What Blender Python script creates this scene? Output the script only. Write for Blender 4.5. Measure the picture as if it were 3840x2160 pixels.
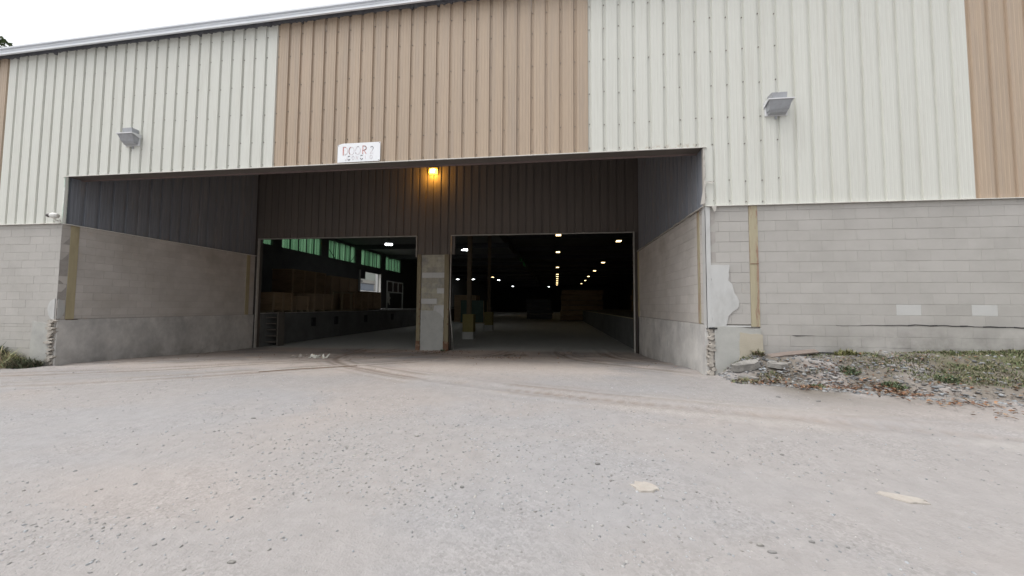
import bpy, math, random
import numpy as np
from mathutils import Vector, Matrix
S = bpy.context.scene
for o in list(bpy.data.objects):
    bpy.data.objects.remove(o)
COL = S.collection

# ------------------------------------------------------------------ camera
PITCH, YAW, ROLL = 0.0503, -0.1244, 0.0066
fw = Vector((math.sin(YAW)*math.cos(PITCH), math.cos(YAW)*math.cos(PITCH), math.sin(PITCH)))
rt = Vector((math.cos(YAW), -math.sin(YAW), 0)); up = rt.cross(fw)
r2 = math.cos(ROLL)*rt + math.sin(ROLL)*up
u2 = -math.sin(ROLL)*rt + math.cos(ROLL)*up
cd = bpy.data.cameras.new('camera'); cam = bpy.data.objects.new('camera', cd); COL.objects.link(cam)
M = Matrix((r2, u2, -fw)).transposed().to_4x4(); M.translation = Vector((0, -7.4756, 1.5116))
cam.matrix_world = M
cd.sensor_width = 36; cd.lens = 1335.4573/3840*36; cd.clip_start = 0.05; cd.clip_end = 2000
S.camera = cam
S.render.resolution_x, S.render.resolution_y = 1024, 576

# ------------------------------------------------------------------ sky, sun, exposure
SUN_EL, SUN_ROT = math.radians(67), math.radians(245)
W = bpy.data.worlds.new('World'); S.world = W; W.use_nodes = True
nt = W.node_tree; bg = nt.nodes['Background']
sky = nt.nodes.new('ShaderNodeTexSky'); sky.sky_type = 'NISHITA'; sky.sun_disc = False
sky.sun_elevation = SUN_EL; sky.sun_rotation = SUN_ROT
sky.air_density = 1.6; sky.dust_density = 6.0; sky.ozone_density = 1.0
hs = nt.nodes.new('ShaderNodeHueSaturation'); hs.inputs['Saturation'].default_value = 0.16
nt.links.new(sky.outputs[0], hs.inputs['Color']); nt.links.new(hs.outputs[0], bg.inputs['Color'])
bg.inputs['Strength'].default_value = 0.15
sd = bpy.data.lights.new('sun', 'SUN'); sun = bpy.data.objects.new('sun', sd); COL.objects.link(sun)
sd.energy = 0.7; sd.angle = math.radians(60); sd.color = (1, 0.985, 0.965)
sdir = Vector((math.sin(SUN_ROT)*math.cos(SUN_EL), math.cos(SUN_ROT)*math.cos(SUN_EL), math.sin(SUN_EL)))
sun.rotation_euler = sdir.to_track_quat('Z', 'Y').to_euler()
S.view_settings.view_transform = 'Standard'; S.view_settings.look = 'None'
S.view_settings.gamma = 1; S.view_settings.use_curve_mapping = False
S.view_settings.exposure = 0.66
S.cycles.max_bounces = 10; S.cycles.diffuse_bounces = 7; S.cycles.transmission_bounces = 6
S.cycles.use_denoising = True
S.cycles.sample_clamp_indirect = 6

rng = random.Random(7); nrg = np.random.default_rng(11)

# ------------------------------------------------------------------ materials
MATS = {}
def mat(name, col, rough=0.8, var=0.12, scale=3.0, col2=None, mix_lo=0.45, mix_hi=0.65, stretch=(1, 1, 1), scale2=1.5,
        bump=0.0, bscale=60.0, metal=0.0, rand=0.0, attr=None, emit=None, estr=0, spec=0.3, bump2=0.0, b2scale=6.0):
    m = bpy.data.materials.new(name); MATS[name] = m; m.use_nodes = True
    t = m.node_tree; N = t.nodes; L = t.links; b = N['Principled BSDF']
    b.inputs['Roughness'].default_value = rough; b.inputs['Metallic'].default_value = metal
    b.inputs['Specular IOR Level'].default_value = spec
    geo = N.new('ShaderNodeNewGeometry'); mp = N.new('ShaderNodeMapping'); L.new(geo.outputs['Position'], mp.inputs['Vector'])
    mp.inputs['Scale'].default_value = stretch
    n1 = N.new('ShaderNodeTexNoise'); n1.inputs['Scale'].default_value = scale; n1.inputs['Detail'].default_value = 6
    n1.inputs['Roughness'].default_value = 0.65
    L.new(mp.outputs[0], n1.inputs['Vector'])
    mr = N.new('ShaderNodeMapRange'); mr.inputs['From Min'].default_value = 0.25; mr.inputs['From Max'].default_value = 0.75
    mr.inputs['To Min'].default_value = 1-var; mr.inputs['To Max'].default_value = 1+var
    L.new(n1.outputs['Fac'], mr.inputs['Value'])
    base = N.new('ShaderNodeRGB'); base.outputs[0].default_value = (*col, 1); src = base.outputs[0]
    if attr:
        a = N.new('ShaderNodeAttribute'); a.attribute_name = attr; src = a.outputs['Color']
    if col2:
        n2 = N.new('ShaderNodeTexNoise'); n2.inputs['Scale'].default_value = scale2; n2.inputs['Detail'].default_value = 8
        n2.inputs['Roughness'].default_value = 0.7; L.new(mp.outputs[0], n2.inputs['Vector'])
        m2 = N.new('ShaderNodeMapRange'); m2.inputs['From Min'].default_value = mix_lo; m2.inputs['From Max'].default_value = mix_hi
        L.new(n2.outputs['Fac'], m2.inputs['Value'])
        mx = N.new('ShaderNodeMix'); mx.data_type = 'RGBA'; L.new(m2.outputs[0], mx.inputs[0])
        L.new(src, mx.inputs[6]); mx.inputs[7].default_value = (*col2, 1); src = mx.outputs[2]
    sc = N.new('ShaderNodeVectorMath'); sc.operation = 'SCALE'; L.new(src, sc.inputs[0]); L.new(mr.outputs[0], sc.inputs['Scale']); src = sc.outputs[0]
    if rand:
        oi = N.new('ShaderNodeObjectInfo'); mr3 = N.new('ShaderNodeMapRange')
        mr3.inputs['To Min'].default_value = 1-rand; mr3.inputs['To Max'].default_value = 1+rand
        L.new(oi.outputs['Random'], mr3.inputs['Value'])
        s2 = N.new('ShaderNodeVectorMath'); s2.operation = 'SCALE'; L.new(src, s2.inputs[0]); L.new(mr3.outputs[0], s2.inputs['Scale']); src = s2.outputs[0]
    L.new(src, b.inputs['Base Color'])
    if bump:
        nb = N.new('ShaderNodeTexNoise'); nb.inputs['Scale'].default_value = bscale; nb.inputs['Detail'].default_value = 5
        L.new(geo.outputs['Position'], nb.inputs['Vector'])
        bp = N.new('ShaderNodeBump'); bp.inputs['Strength'].default_value = bump; bp.inputs['Distance'].default_value = 0.01
        L.new(nb.outputs['Fac'], bp.inputs['Height'])
        if bump2:
            nb2 = N.new('ShaderNodeTexNoise'); nb2.inputs['Scale'].default_value = b2scale; nb2.inputs['Detail'].default_value = 4
            L.new(geo.outputs['Position'], nb2.inputs['Vector'])
            bp2 = N.new('ShaderNodeBump'); bp2.inputs['Strength'].default_value = bump2; bp2.inputs['Distance'].default_value = 0.03
            L.new(nb2.outputs['Fac'], bp2.inputs['Height']); L.new(bp2.outputs[0], bp.inputs['Normal'])
        L.new(bp.outputs[0], b.inputs['Normal'])
    if emit:
        b.inputs['Emission Color'].default_value = (*emit, 1); b.inputs['Emission Strength'].default_value = estr
    return m

CREAM = mat('cream_steel', (0.605, 0.612, 0.568), 0.5, 0.035, 5, (0.545, 0.542, 0.495), 0.5, 0.75, (5, 5, 0.35), 1.0, rand=0.02)
TAN = mat('tan_steel', (0.435, 0.342, 0.258), 0.5, 0.07, 5, (0.375, 0.305, 0.245), 0.45, 0.7, (6, 6, 0.3), 1.0, rand=0.035)
SHADETAN = mat('brown_steel', (0.150, 0.130, 0.115), 0.7, 0.12, 4, (0.125, 0.11, 0.10), 0.4, 0.7, (5, 5, 0.4), 1.0, rand=0.015)  # tan siding darkened so its colour holds the bay's shade
GLARETINT = mat('sooty_steel', (0.20, 0.215, 0.245), 0.75, 0.15, 4, (0.25, 0.245, 0.25), 0.5, 0.75, (5, 5, 0.3), 1.0, rand=0.02)  # bluish glare put into the colour of the dark bay siding
LIP = mat('white_flashing', (0.72, 0.71, 0.67), 0.5, 0.1, 6, (0.45, 0.38, 0.3), 0.6, 0.75)
FASCIA = mat('grey_fascia', (0.72, 0.75, 0.79), 0.45, 0.05, 3, (0.63, 0.66, 0.70), 0.5, 0.7, (0.5, 1, 6))
GAPSHADE = mat('tar_edge', (0.13, 0.135, 0.15), 0.9, 0.3, 8)
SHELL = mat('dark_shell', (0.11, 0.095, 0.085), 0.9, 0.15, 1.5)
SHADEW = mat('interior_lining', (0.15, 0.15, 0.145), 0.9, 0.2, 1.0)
BLOCK = mat('painted_block', (0.42, 0.405, 0.385), 0.85, 0.04, 2.5, (0.365, 0.352, 0.33), 0.45, 0.75, (1, 1, 1), 0.9, bump=0.3, bscale=90, rand=0.035)
BLOCKIN = mat('dusty_block', (0.54, 0.515, 0.49), 0.88, 0.07, 2.5, (0.47, 0.445, 0.41), 0.45, 0.7, (1, 1, 1), 0.8, bump=0.35, bscale=90, rand=0.05)
BLOCKPIL = mat('pillar_block', (0.40, 0.375, 0.30), 0.88, 0.16, 6, (0.28, 0.275, 0.25), 0.42, 0.62, (1, 1, 1), 2.4, bump=0.35, bscale=80, rand=0.10)
BLOCKPALE = mat('pale_block', (0.50, 0.50, 0.49), 0.85, 0.05, 4, bump=0.25)
MORTAR = mat('mortar', (0.36, 0.34, 0.32), 0.95, 0.15, 8, bump=0.4)
CONC = mat('old_concrete', (0.60, 0.59, 0.57), 0.9, 0.16, 2.6, (0.42, 0.415, 0.41), 0.40, 0.66, (1, 1, 0.7), 1.5, bump=0.5, bscale=45, bump2=0.25, b2scale=3)
CONCY = mat('yellowed_concrete', (0.42, 0.385, 0.315), 0.9, 0.10, 3, (0.36, 0.345, 0.31), 0.5, 0.7, bump=0.4, bscale=45)
PLASTER = mat('pale_plaster', (0.50, 0.505, 0.50), 0.85, 0.09, 3, (0.41, 0.41, 0.40), 0.5, 0.7, (1, 1, 0.4), 2.0, bump=0.3, bscale=60)
GPLASTER = mat('grey_plaster', (0.40, 0.40, 0.38), 0.9, 0.1, 4, (0.33, 0.33, 0.32), 0.5, 0.7, (1, 1, 1), 1.6, bump=0.3, bscale=50)
RUBBLE = mat('broken_block', (0.42, 0.39, 0.35), 0.95, 0.25, 14, (0.22, 0.20, 0.18), 0.5, 0.65, (1, 1, 1), 9, bump=0.8, bscale=60)
YEL = mat('yellow_steel', (0.41, 0.36, 0.235), 0.7, 0.08, 4, (0.34, 0.295, 0.19), 0.5, 0.7, (3, 3, 0.6), 1.5)
YELP = mat('dull_yellow_steel', (0.23, 0.195, 0.125), 0.8, 0.14, 5, (0.17, 0.13, 0.09), 0.45, 0.68, (3, 3, 0.6), 1.5)
YELR = mat('rusted_yellow_steel', (0.38, 0.34, 0.24), 0.75, 0.08, 4, (0.29, 0.19, 0.14), 0.52, 0.6, (6, 6, 0.8), 1.6)
RUST = mat('rust', (0.16, 0.085, 0.055), 0.9, 0.3, 12, (0.27, 0.2, 0.14), 0.5, 0.6, scale2=8)
SHAFT = mat('column_brown', (0.13, 0.10, 0.065), 0.8, 0.15, 3)
BOLLY = mat('yellow_guard', (0.22, 0.19, 0.07), 0.8, 0.12, 4, (0.22, 0.19, 0.09), 0.48, 0.7)
GALV = mat('grey_lamp_metal', (0.36, 0.375, 0.40), 0.5, 0.1, 8, (0.27, 0.27, 0.28), 0.5, 0.7)
GALVL = mat('pale_lamp_edge', (0.66, 0.67, 0.69), 0.45, 0.06, 8)
LENS = mat('grey_lens', (0.33, 0.34, 0.36), 0.3, 0.08, 10)
TRIM = mat('door_angle', (0.42, 0.40, 0.37), 0.5, 0.2, 5)
SIGNW = mat('sign_white', (0.83, 0.85, 0.88), 0.4, 0.02, 4)
INKR = mat('faded_red_ink', (0.55, 0.22, 0.20), 0.6, 0.2, 30, (0.74, 0.55, 0.54), 0.45, 0.65, scale2=18)
INKP = mat('ghost_ink', (0.755, 0.70, 0.72), 0.6, 0.05, 30)
INKG = mat('worn_grey_ink', (0.33, 0.32, 0.35), 0.6, 0.2, 30)
PLASW = mat('white_plastic', (0.72, 0.72, 0.69), 0.4, 0.06, 6)
BLACKG = mat('dark_glass', (0.06, 0.05, 0.05), 0.15, 0.05, 6, spec=0.6)
AMBER = mat('amber_lens', (0.5, 0.3, 0.05), 0.3, 0.02, 4, emit=(1.0, 0.48, 0.03), estr=9)
AMBERC = mat('amber_lamp_core', (0.9, 0.8, 0.5), 0.3, 0.02, 4, emit=(1.0, 0.74, 0.26), estr=28)
WARM = mat('warm_tube', (0.8, 0.7, 0.5), 0.4, 0.02, 4, emit=(1.0, 0.74, 0.36), estr=4)
COOL = mat('cool_tube', (0.8, 0.8, 0.8), 0.4, 0.02, 4, emit=(0.93, 0.97, 1.0), estr=9)
WOODA = mat('plywood', (0.34, 0.235, 0.14), 0.8, 0.18, 3, (0.25, 0.17, 0.10), 0.45, 0.65, (1, 1, 5), 1.0, rand=0.2)
WOODB = mat('pale_lumber', (0.36, 0.29, 0.19), 0.8, 0.15, 3, stretch=(1, 1, 5), rand=0.15)
CARD = mat('cardboard', (0.37, 0.27, 0.175), 0.85, 0.1, 3, rand=0.15)
DRUM = mat('blue_drum', (0.05, 0.07, 0.12), 0.5, 0.1, 4)
STEELD = mat('dark_steel_stock', (0.08, 0.08, 0.085), 0.6, 0.2, 3)
FRAMEW = mat('white_frame', (0.55, 0.55, 0.52), 0.6, 0.1, 5)
TARP = mat('crumpled_plastic', (0.6, 0.6, 0.55), 0.5, 0.15, 9)
FARWALL = mat('neighbour_wall', (0.33, 0.315, 0.29), 0.85, 0.05, 1)
FARTOP = mat('neighbour_upper', (0.31, 0.335, 0.305), 0.7, 0.05, 1)
FARDOOR = mat('neighbour_door', (0.17, 0.19, 0.225), 0.6, 0.05, 1)
FARBASE = mat('neighbour_white', (0.55, 0.55, 0.545), 0.6, 0.05, 1)
BARK = mat('bark', (0.10, 0.08, 0.06), 0.95, 0.2, 6)
LEAFT = mat('tree_leaf', (0.07, 0.10, 0.04), 0.8, 0.25, 3, rand=0.0)
GRASS = mat('grass_blade', (0.09, 0.12, 0.05), 0.8, 0.2, 6, attr='tone')
LEAFD = mat('dry_leaf', (0.25, 0.13, 0.06), 0.85, 0.2, 20, attr='tone')
PEB = mat('pebble', (0.3, 0.3, 0.3), 0.9, 0.12, 40, attr='tone')
STONE = mat('grey_stone', (0.26, 0.25, 0.235), 0.92, 0.25, 14, (0.17, 0.165, 0.155), 0.45, 0.65, scale2=8, bump=0.5, bscale=50)
STONED = mat('dark_stone', (0.19, 0.185, 0.18), 0.92, 0.2, 18, bump=0.5, bscale=50)
PALEM = mat('pale_patch', (0.35, 0.325, 0.295), 0.95, 0.10, 16, (0.34, 0.31, 0.28), 0.48, 0.66, scale2=10, bump=0.5, bscale=50)
BOARDW = mat('weathered_board', (0.20, 0.165, 0.145), 0.9, 0.2, 6, stretch=(1, 6, 6))
STEELK = mat('black_steel_strip', (0.03, 0.03, 0.032), 0.7, 0.2, 5)
SCREWM = mat('screw_heads', (0.23, 0.21, 0.19), 0.5, 0.2, 10)

def stain(m, z0, z1, col, nscale, lo, hi, strength, xr=None, zmin=None, xmax=None):
    """irregular dirt: noise-shaped, densest at height z0 and gone by z1"""
    t = m.node_tree; N = t.nodes; L = t.links; b = N['Principled BSDF']; src = b.inputs['Base Color'].links[0].from_socket
    g = N.new('ShaderNodeNewGeometry'); sp = N.new('ShaderNodeSeparateXYZ'); L.new(g.outputs['Position'], sp.inputs[0])
    a = N.new('ShaderNodeMapRange'); a.inputs['From Min'].default_value = z1; a.inputs['From Max'].default_value = z0; L.new(sp.outputs['Z'], a.inputs['Value'])
    if zmin is not None:
        gt = N.new('ShaderNodeMath'); gt.operation = 'GREATER_THAN'; L.new(sp.outputs['Z'], gt.inputs[0]); gt.inputs[1].default_value = zmin
        am = N.new('ShaderNodeMath'); am.operation = 'MULTIPLY'; L.new(a.outputs[0], am.inputs[0]); L.new(gt.outputs[0], am.inputs[1]); a = am
    n = N.new('ShaderNodeTexNoise'); n.inputs['Scale'].default_value = nscale; n.inputs['Detail'].default_value = 6; n.inputs['Roughness'].default_value = .65; L.new(g.outputs['Position'], n.inputs['Vector'])
    c = N.new('ShaderNodeMapRange'); c.inputs['From Min'].default_value = lo; c.inputs['From Max'].default_value = hi; L.new(n.outputs['Fac'], c.inputs['Value'])
    p = N.new('ShaderNodeMath'); p.operation = 'MULTIPLY'; L.new(a.outputs[0], p.inputs[0]); L.new(c.outputs[0], p.inputs[1])
    p2 = N.new('ShaderNodeMath'); p2.operation = 'MULTIPLY'; L.new(p.outputs[0], p2.inputs[0]); p2.inputs[1].default_value = strength; f = p2.outputs[0]
    if xr:
        x = N.new('ShaderNodeMapRange'); x.inputs['From Min'].default_value = xr[0]; x.inputs['From Max'].default_value = xr[1]; L.new(sp.outputs['X'], x.inputs['Value'])
        p3 = N.new('ShaderNodeMath'); p3.operation = 'MULTIPLY'; L.new(f, p3.inputs[0]); L.new(x.outputs[0], p3.inputs[1]); f = p3.outputs[0]
    if xmax is not None:
        lt = N.new('ShaderNodeMath'); lt.operation = 'LESS_THAN'; L.new(sp.outputs['X'], lt.inputs[0]); lt.inputs[1].default_value = xmax
        p4 = N.new('ShaderNodeMath'); p4.operation = 'MULTIPLY'; L.new(f, p4.inputs[0]); L.new(lt.outputs[0], p4.inputs[1]); f = p4.outputs[0]
    mx = N.new('ShaderNodeMix'); mx.data_type = 'RGBA'; L.new(f, mx.inputs[0]); L.new(src, mx.inputs[6]); mx.inputs[7].default_value = (*col, 1); L.new(mx.outputs[2], b.inputs['Base Color'])
stain(BLOCK, .62, 1.35, (.15, .145, .135), 1.6, .40, .62, .75, (3.5, 6.5))
stain(CREAM, 4.745, 4.86, (.42, .34, .26), 13, .50, .60, .85, (1.0, 1.9), 4.73, 2.96)
stain(CONC, -.3, .35, (.22, .205, .19), 2.2, .38, .6, .75)
stain(CONC, 1.3, .2, (.34, .34, .34), 3.1, .50, .62, .45)
stain(BLOCKIN, 3.6, 1.1, (.30, .275, .25), .9, .46, .66, .5)

# translucent green sheeting
GREEN = bpy.data.materials.new('green_translucent_sheet'); GREEN.use_nodes = True
t = GREEN.node_tree; N = t.nodes; L = t.links; N.remove(N['Principled BSDF'])
tr = N.new('ShaderNodeBsdfTranslucent'); df = N.new('ShaderNodeBsdfDiffuse'); mxs = N.new('ShaderNodeMixShader')
geo = N.new('ShaderNodeNewGeometry'); mp = N.new('ShaderNodeMapping'); mp.inputs['Scale'].default_value = (0.1, 5.5, 0.05)
nz = N.new('ShaderNodeTexNoise'); nz.inputs['Scale'].default_value = 1.5; nz.inputs['Detail'].default_value = 4
cr = N.new('ShaderNodeValToRGB'); cr.color_ramp.elements[0].position = 0.36; cr.color_ramp.elements[0].color = (0.014, 0.05, 0.022, 1)
cr.color_ramp.elements[1].position = 0.68; cr.color_ramp.elements[1].color = (0.12, 0.24, 0.14, 1)
L.new(geo.outputs['Position'], mp.inputs[0]); L.new(mp.outputs[0], nz.inputs[0]); L.new(nz.outputs['Fac'], cr.inputs[0])
L.new(cr.outputs[0], tr.inputs[0]); df.inputs[0].default_value = (0.06, 0.14, 0.07, 1)
mxs.inputs[0].default_value = 0.15; L.new(tr.outputs[0], mxs.inputs[1]); L.new(df.outputs[0], mxs.inputs[2]); L.new(mxs.outputs[0], N['Material Output'].inputs[0])

# ------------------------------------------------------------------ object helpers
class MB:
    def __init__(s): s.v = []; s.f = []
    def poly(s, pts):
        i = len(s.v); s.v += [tuple(p) for p in pts]; s.f.append(tuple(range(i, i+len(pts)))); return s
    def box(s, x0, x1, y0, y1, z0, z1, M=None):
        c = [(x0,y0,z0),(x1,y0,z0),(x1,y1,z0),(x0,y1,z0),(x0,y0,z1),(x1,y0,z1),(x1,y1,z1),(x0,y1,z1)]
        if M: c = [tuple(M @ Vector(p)) for p in c]
        i = len(s.v); s.v += c
        s.f += [tuple(i+k for k in q) for q in ((0,3,2,1),(4,5,6,7),(0,1,5,4),(1,2,6,5),(2,3,7,6),(3,0,4,7))]; return s
    def prism(s, pts, a0, a1, axis='y'):
        """closed outline (2D) extruded along axis between a0 and a1"""
        n = len(pts); i = len(s.v)
        def mk(p, a):
            return (p[0], a, p[1]) if axis == 'y' else ((a, p[0], p[1]) if axis == 'x' else (p[0], p[1], a))
        s.v += [mk(p, a0) for p in pts] + [mk(p, a1) for p in pts]
        s.f.append(tuple(range(i, i+n))); s.f.append(tuple(range(i+2*n-1, i+n-1, -1)))
        for k in range(n): s.f.append((i+k, i+n+k, i+n+(k+1) % n, i+(k+1) % n))
        return s
    def tube(s, pts, r, n=8, r1=None):
        pts = [Vector(p) for p in pts]; i = len(s.v); m = len(pts)
        for j, p in enumerate(pts):
            d = (pts[min(j+1, m-1)]-pts[max(j-1, 0)]).normalized()
            a = d.orthogonal().normalized() if abs(d.z) < .99 else Vector((1, 0, 0)); b = d.cross(a)
            rr = r if r1 is None else r+(r1-r)*j/(m-1)
            for k in range(n):
                t = 2*math.pi*k/n; s.v.append(tuple(p+a*rr*math.cos(t)+b*rr*math.sin(t)))
        for j in range(m-1):
            for k in range(n):
                s.f.append((i+j*n+k, i+j*n+(k+1) % n, i+(j+1)*n+(k+1) % n, i+(j+1)*n+k))
        s.f.append(tuple(i+k for k in range(n-1, -1, -1))); s.f.append(tuple(i+(m-1)*n+k for k in range(n)))
        return s
    def mesh(s, name, m, smooth=False):
        me = bpy.data.meshes.new(name); me.from_pydata(s.v, [], s.f); me.materials.append(m); me.update()
        import bmesh
        bm = bmesh.new(); bm.from_mesh(me); bmesh.ops.recalc_face_normals(bm, faces=bm.faces); bm.to_mesh(me); bm.free()
        if smooth:
            me.polygons.foreach_set('use_smooth', [True]*len(me.polygons))
        return me
    def build(s, name, m, parent=None, loc=(0, 0, 0), rz=0, bevel=0.0, smooth=False):
        o = bpy.data.objects.new(name, s.mesh(name, m, smooth)); COL.objects.link(o)
        o.location = loc; o.rotation_euler = (0, 0, rz); o.parent = parent
        if bevel:
            b = o.modifiers.new('bevel', 'BEVEL'); b.width = bevel; b.segments = 2; b.limit_method = 'ANGLE'
        return o
def inst(name, me, parent=None, loc=(0, 0, 0), rz=0, scale=(1, 1, 1)):
    o = bpy.data.objects.new(name, me); COL.objects.link(o); o.parent = parent
    o.location = loc; o.rotation_euler = (0, 0, rz); o.scale = scale; return o
def tag(o, label, cat, group=None):
    o['label'] = label; o['category'] = cat
    if group: o['group'] = group
    return o
def thing(name, label, cat, loc=(0, 0, 0), rz=0, group=None):
    o = bpy.data.objects.new(name, None); COL.objects.link(o); o.location = loc; o.rotation_euler = (0, 0, rz)
    o.empty_display_size = 0.2
    return tag(o, label, cat, group)
def copy_tree(o, parent=None):
    c = o.copy(); COL.objects.link(c); c.parent = parent
    for ch in [x for x in bpy.data.objects if x.parent == o]: copy_tree(ch, c)
    return c
def npmesh(name, v, f, m, tone=None, smooth=False):
    me = bpy.data.meshes.new(name)
    nv, nf, k = len(v), len(f), f.shape[1]
    me.vertices.add(nv); me.vertices.foreach_set('co', np.asarray(v, np.float32).ravel())
    me.loops.add(nf*k); me.loops.foreach_set('vertex_index', np.asarray(f, np.int32).ravel())
    me.polygons.add(nf); me.polygons.foreach_set('loop_start', np.arange(0, nf*k, k, dtype=np.int32))
    if smooth: me.polygons.foreach_set('use_smooth', np.ones(nf, bool))
    me.update(calc_edges=True); me.materials.append(m)
    if tone is not None:
        a = me.color_attributes.new('tone', 'FLOAT_COLOR', 'POINT')
        a.data.foreach_set('color', np.concatenate([tone, np.ones((nv, 1))], 1).astype(np.float32).ravel())
    o = bpy.data.objects.new(name, me); COL.objects.link(o); return o
def vnoise(x, y, seed=0):
    """smooth value noise on numpy arrays, 0..1"""
    xi = np.floor(x).astype(np.int64); yi = np.floor(y).astype(np.int64); xf = x-xi; yf = y-yi
    def h(a, b):
        n = (a*374761393 + b*668265263 + seed*974634777) & 0x7fffffff
        n = ((n ^ (n >> 13))*1274126177) & 0x7fffffff
        return ((n ^ (n >> 16)) & 0xffff)/65535.0
    u = xf*xf*(3-2*xf); v = yf*yf*(3-2*yf)
    return (h(xi, yi)*(1-u)+h(xi+1, yi)*u)*(1-v)+(h(xi, yi+1)*(1-u)+h(xi+1, yi+1)*u)*v
def fbm(x, y, seed=0, o=4):
    r = 0; a = 0.5; s = 0
    for k in range(o):
        r = r+a*vnoise(x*2**k, y*2**k, seed+k*17); s += a; a *= .5
    return r/s
def sstep(a, b, x):
    t = np.clip((x-a)/(b-a), 0, 1); return t*t*(3-2*t)

# ------------------------------------------------------------------ key dimensions of the place
XL, XR, D = -12.47, 2.95, 5.87       # bay side walls and depth
ZB, ZL, ZC = 3.53, 4.74, 7.95        # top of blockwork, lintel, bay ceiling
FLOOR = -0.27
def gz0(x, y):
    """mean ground height"""
    x = np.asarray(x, float); y = np.asarray(y, float)
    fac = -0.05+0.0155*(np.clip(x, -16, 6)+12.5)
    back = -0.28+0.008*(np.clip(x, -14, 4)+12.4)
    yard = 0.0
    f = yard+(fac-yard)*sstep(-6.0, -0.3, y)
    f = f+(back-f)*sstep(-0.2, D, y)
    f = f+(FLOOR-f)*sstep(D+0.2, D+3, y)
    # gravel bank against the right outer wall
    wall = 0.60+0.035*(np.clip(x, 3.0, 9)-3.66)
    bw = 0.55+0.42*np.clip(x-3.2, 0, 9)*0.75
    b = sstep(0, 1, (y+bw)/np.maximum(bw-0.12, .2))*sstep(2.98, 3.75, x)
    b = np.where(y > 1.5, 0, b)
    f = f+(np.maximum(wall-fac, 0))*b
    # low weedy heap against the left outer wall
    f = f+0.22*sstep(-12.9, -14.0, x)*sstep(-0.9, -0.1, y)*(y < 1.5)
    return f
TRACKS = [((-4.0, 7.5), (-4.6, 3.0), (-5.6, 0.6), (-9.5, -1.6), (-22, -3.2)), ((-5.9, 7.5), (-6.2, 3.2), (-7.2, 1.4), (-11.0, -0.4), (-22, -1.6)),
          ((-7.6, 7.5), (-7.3, 3.0), (-6.6, 0.9), (-4.0, -1.6), (8, -3.4)), ((-1.6, 7.5), (-1.9, 3.4), (-3.2, 0.6), (-7.5, -2.4), (-20, -4.6)),
          ((0.2, 7.5), (0.0, 3.0), (0.9, 0.3), (3.6, -1.8), (16, -3.0)), ((1.7, 7.5), (1.6, 3.0), (2.3, 0.9), (4.6, -1.2), (16, -2.2))]
def bez(ctrl, n=160):
    P = np.array(ctrl, float); k = len(P)-1; t = np.linspace(0, 1, n)[:, None]
    return sum(math.comb(k, i)*(1-t)**(k-i)*t**i*P[i] for i in range(k+1))
TP = [bez(c) for c in TRACKS]
def track_dist(x, y):
    d = np.full(x.shape, 9.0)
    m = (x > -22) & (x < 16) & (y > -6) & (y < 8)
    xm, ym = x[m], y[m]; best = np.full(xm.shape, 9.0)
    for P in TP:
        for i in range(0, len(P)):
            best = np.minimum(best, (xm-P[i, 0])**2+(ym-P[i, 1])**2)
    d[m] = np.sqrt(best); return d
def gz_detail(x, y):
    d = 0.030*(fbm(x*0.7, y*0.7, 3)-.5)+0.016*(fbm(x*3.0, y*3.0, 5)-.5)+0.009*(fbm(x*11, y*11, 8, 2)-.5)
    bank = sstep(3.0, 3.8, x)*sstep(-2.2, -0.3, y)*(y < 1)
    d = d+bank*0.10*(fbm(x*4, y*4, 21)-.5)
    lim = np.where((y > D-0.3), 0.25, 1.0)
    return d*lim
# ground sheet --------------------------------------------------------------
xs = np.concatenate([[-700, -250, -110, -60, -36, -26, -21], np.arange(-18, 12.01, 0.055), [14, 18, 26, 40, 70, 130, 300, 700]])
ys = np.concatenate([[-700, -250, -100, -45, -22, -13, -9.5], np.arange(-7.6, 7.6, 0.055), [8, 9, 10.5, 13, 17, 24, 36, 60, 100, 160, 300, 700]])
gx, gy = np.meshgrid(xs, ys); fx, fy = gx.ravel(), gy.ravel()
td = track_dist(fx, fy)
gzv = gz0(fx, fy)+gz_detail(fx, fy)-0.022*np.exp(-(td/0.15)**2)+0.014*np.exp(-((td-0.24)/0.08)**2)
nx, ny = len(xs), len(ys)
ii, jj = np.meshgrid(np.arange(nx-1), np.arange(ny-1)); a = (jj*nx+ii).ravel()
quads = np.stack([a, a+1, a+1+nx, a+nx], 1)
# dirt colours of the yard: grey dust, pinkish soil, bluish crushed stone, brown bay soil and inside floor lightened in place of bounced light
def mixc(a, b, t): return a*(1-t[:, None])+np.asarray(b)[None, :]*t[:, None]
tone = np.tile(np.array([0.275, 0.262, 0.257]), (len(fx), 1))
tone = mixc(tone, (0.305, 0.272, 0.252), 0.40*sstep(0.48, 0.72, fbm(fx*0.33+3, fy*0.8, 31)))
tone = mixc(tone, (0.262, 0.262, 0.270), 0.55*sstep(0.47, 0.68, fbm(fx*0.4+9, fy*0.75, 37)))
bay = sstep(-1.2, 1.0, fy)*sstep(-13.5, -12, fx)*sstep(3.6, 2.4, fx)
tone = mixc(tone, (0.45, 0.395, 0.355), 0.85*bay*sstep(0.30, 0.62, fbm(fx*0.5, fy*0.9, 41)))
tone = mixc(tone, (0.25, 0.20, 0.165), 0.5*np.exp(-(td/0.13)**2)*sstep(0.35, 0.6, fbm(fx*1.3, fy*1.3, 43))*sstep(-5, 0, fy))
tone = mixc(tone, (0.33, 0.315, 0.30), 0.5*np.exp(-((td-0.30)/0.12)**2)*sstep(0.4, 0.6, fbm(fx*1.1, fy*1.1, 44)))
tread = sstep(.2, .9, np.sin(td*27+1.2)*.5+.5)*np.exp(-(td/.46)**4)*sstep(-3.4, -.4, fy)*sstep(.25, .50, fbm(fx*.9, fy*.9, 46))
tone = mixc(tone, (0.19, 0.155, 0.13), 0.70*tread)
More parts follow.
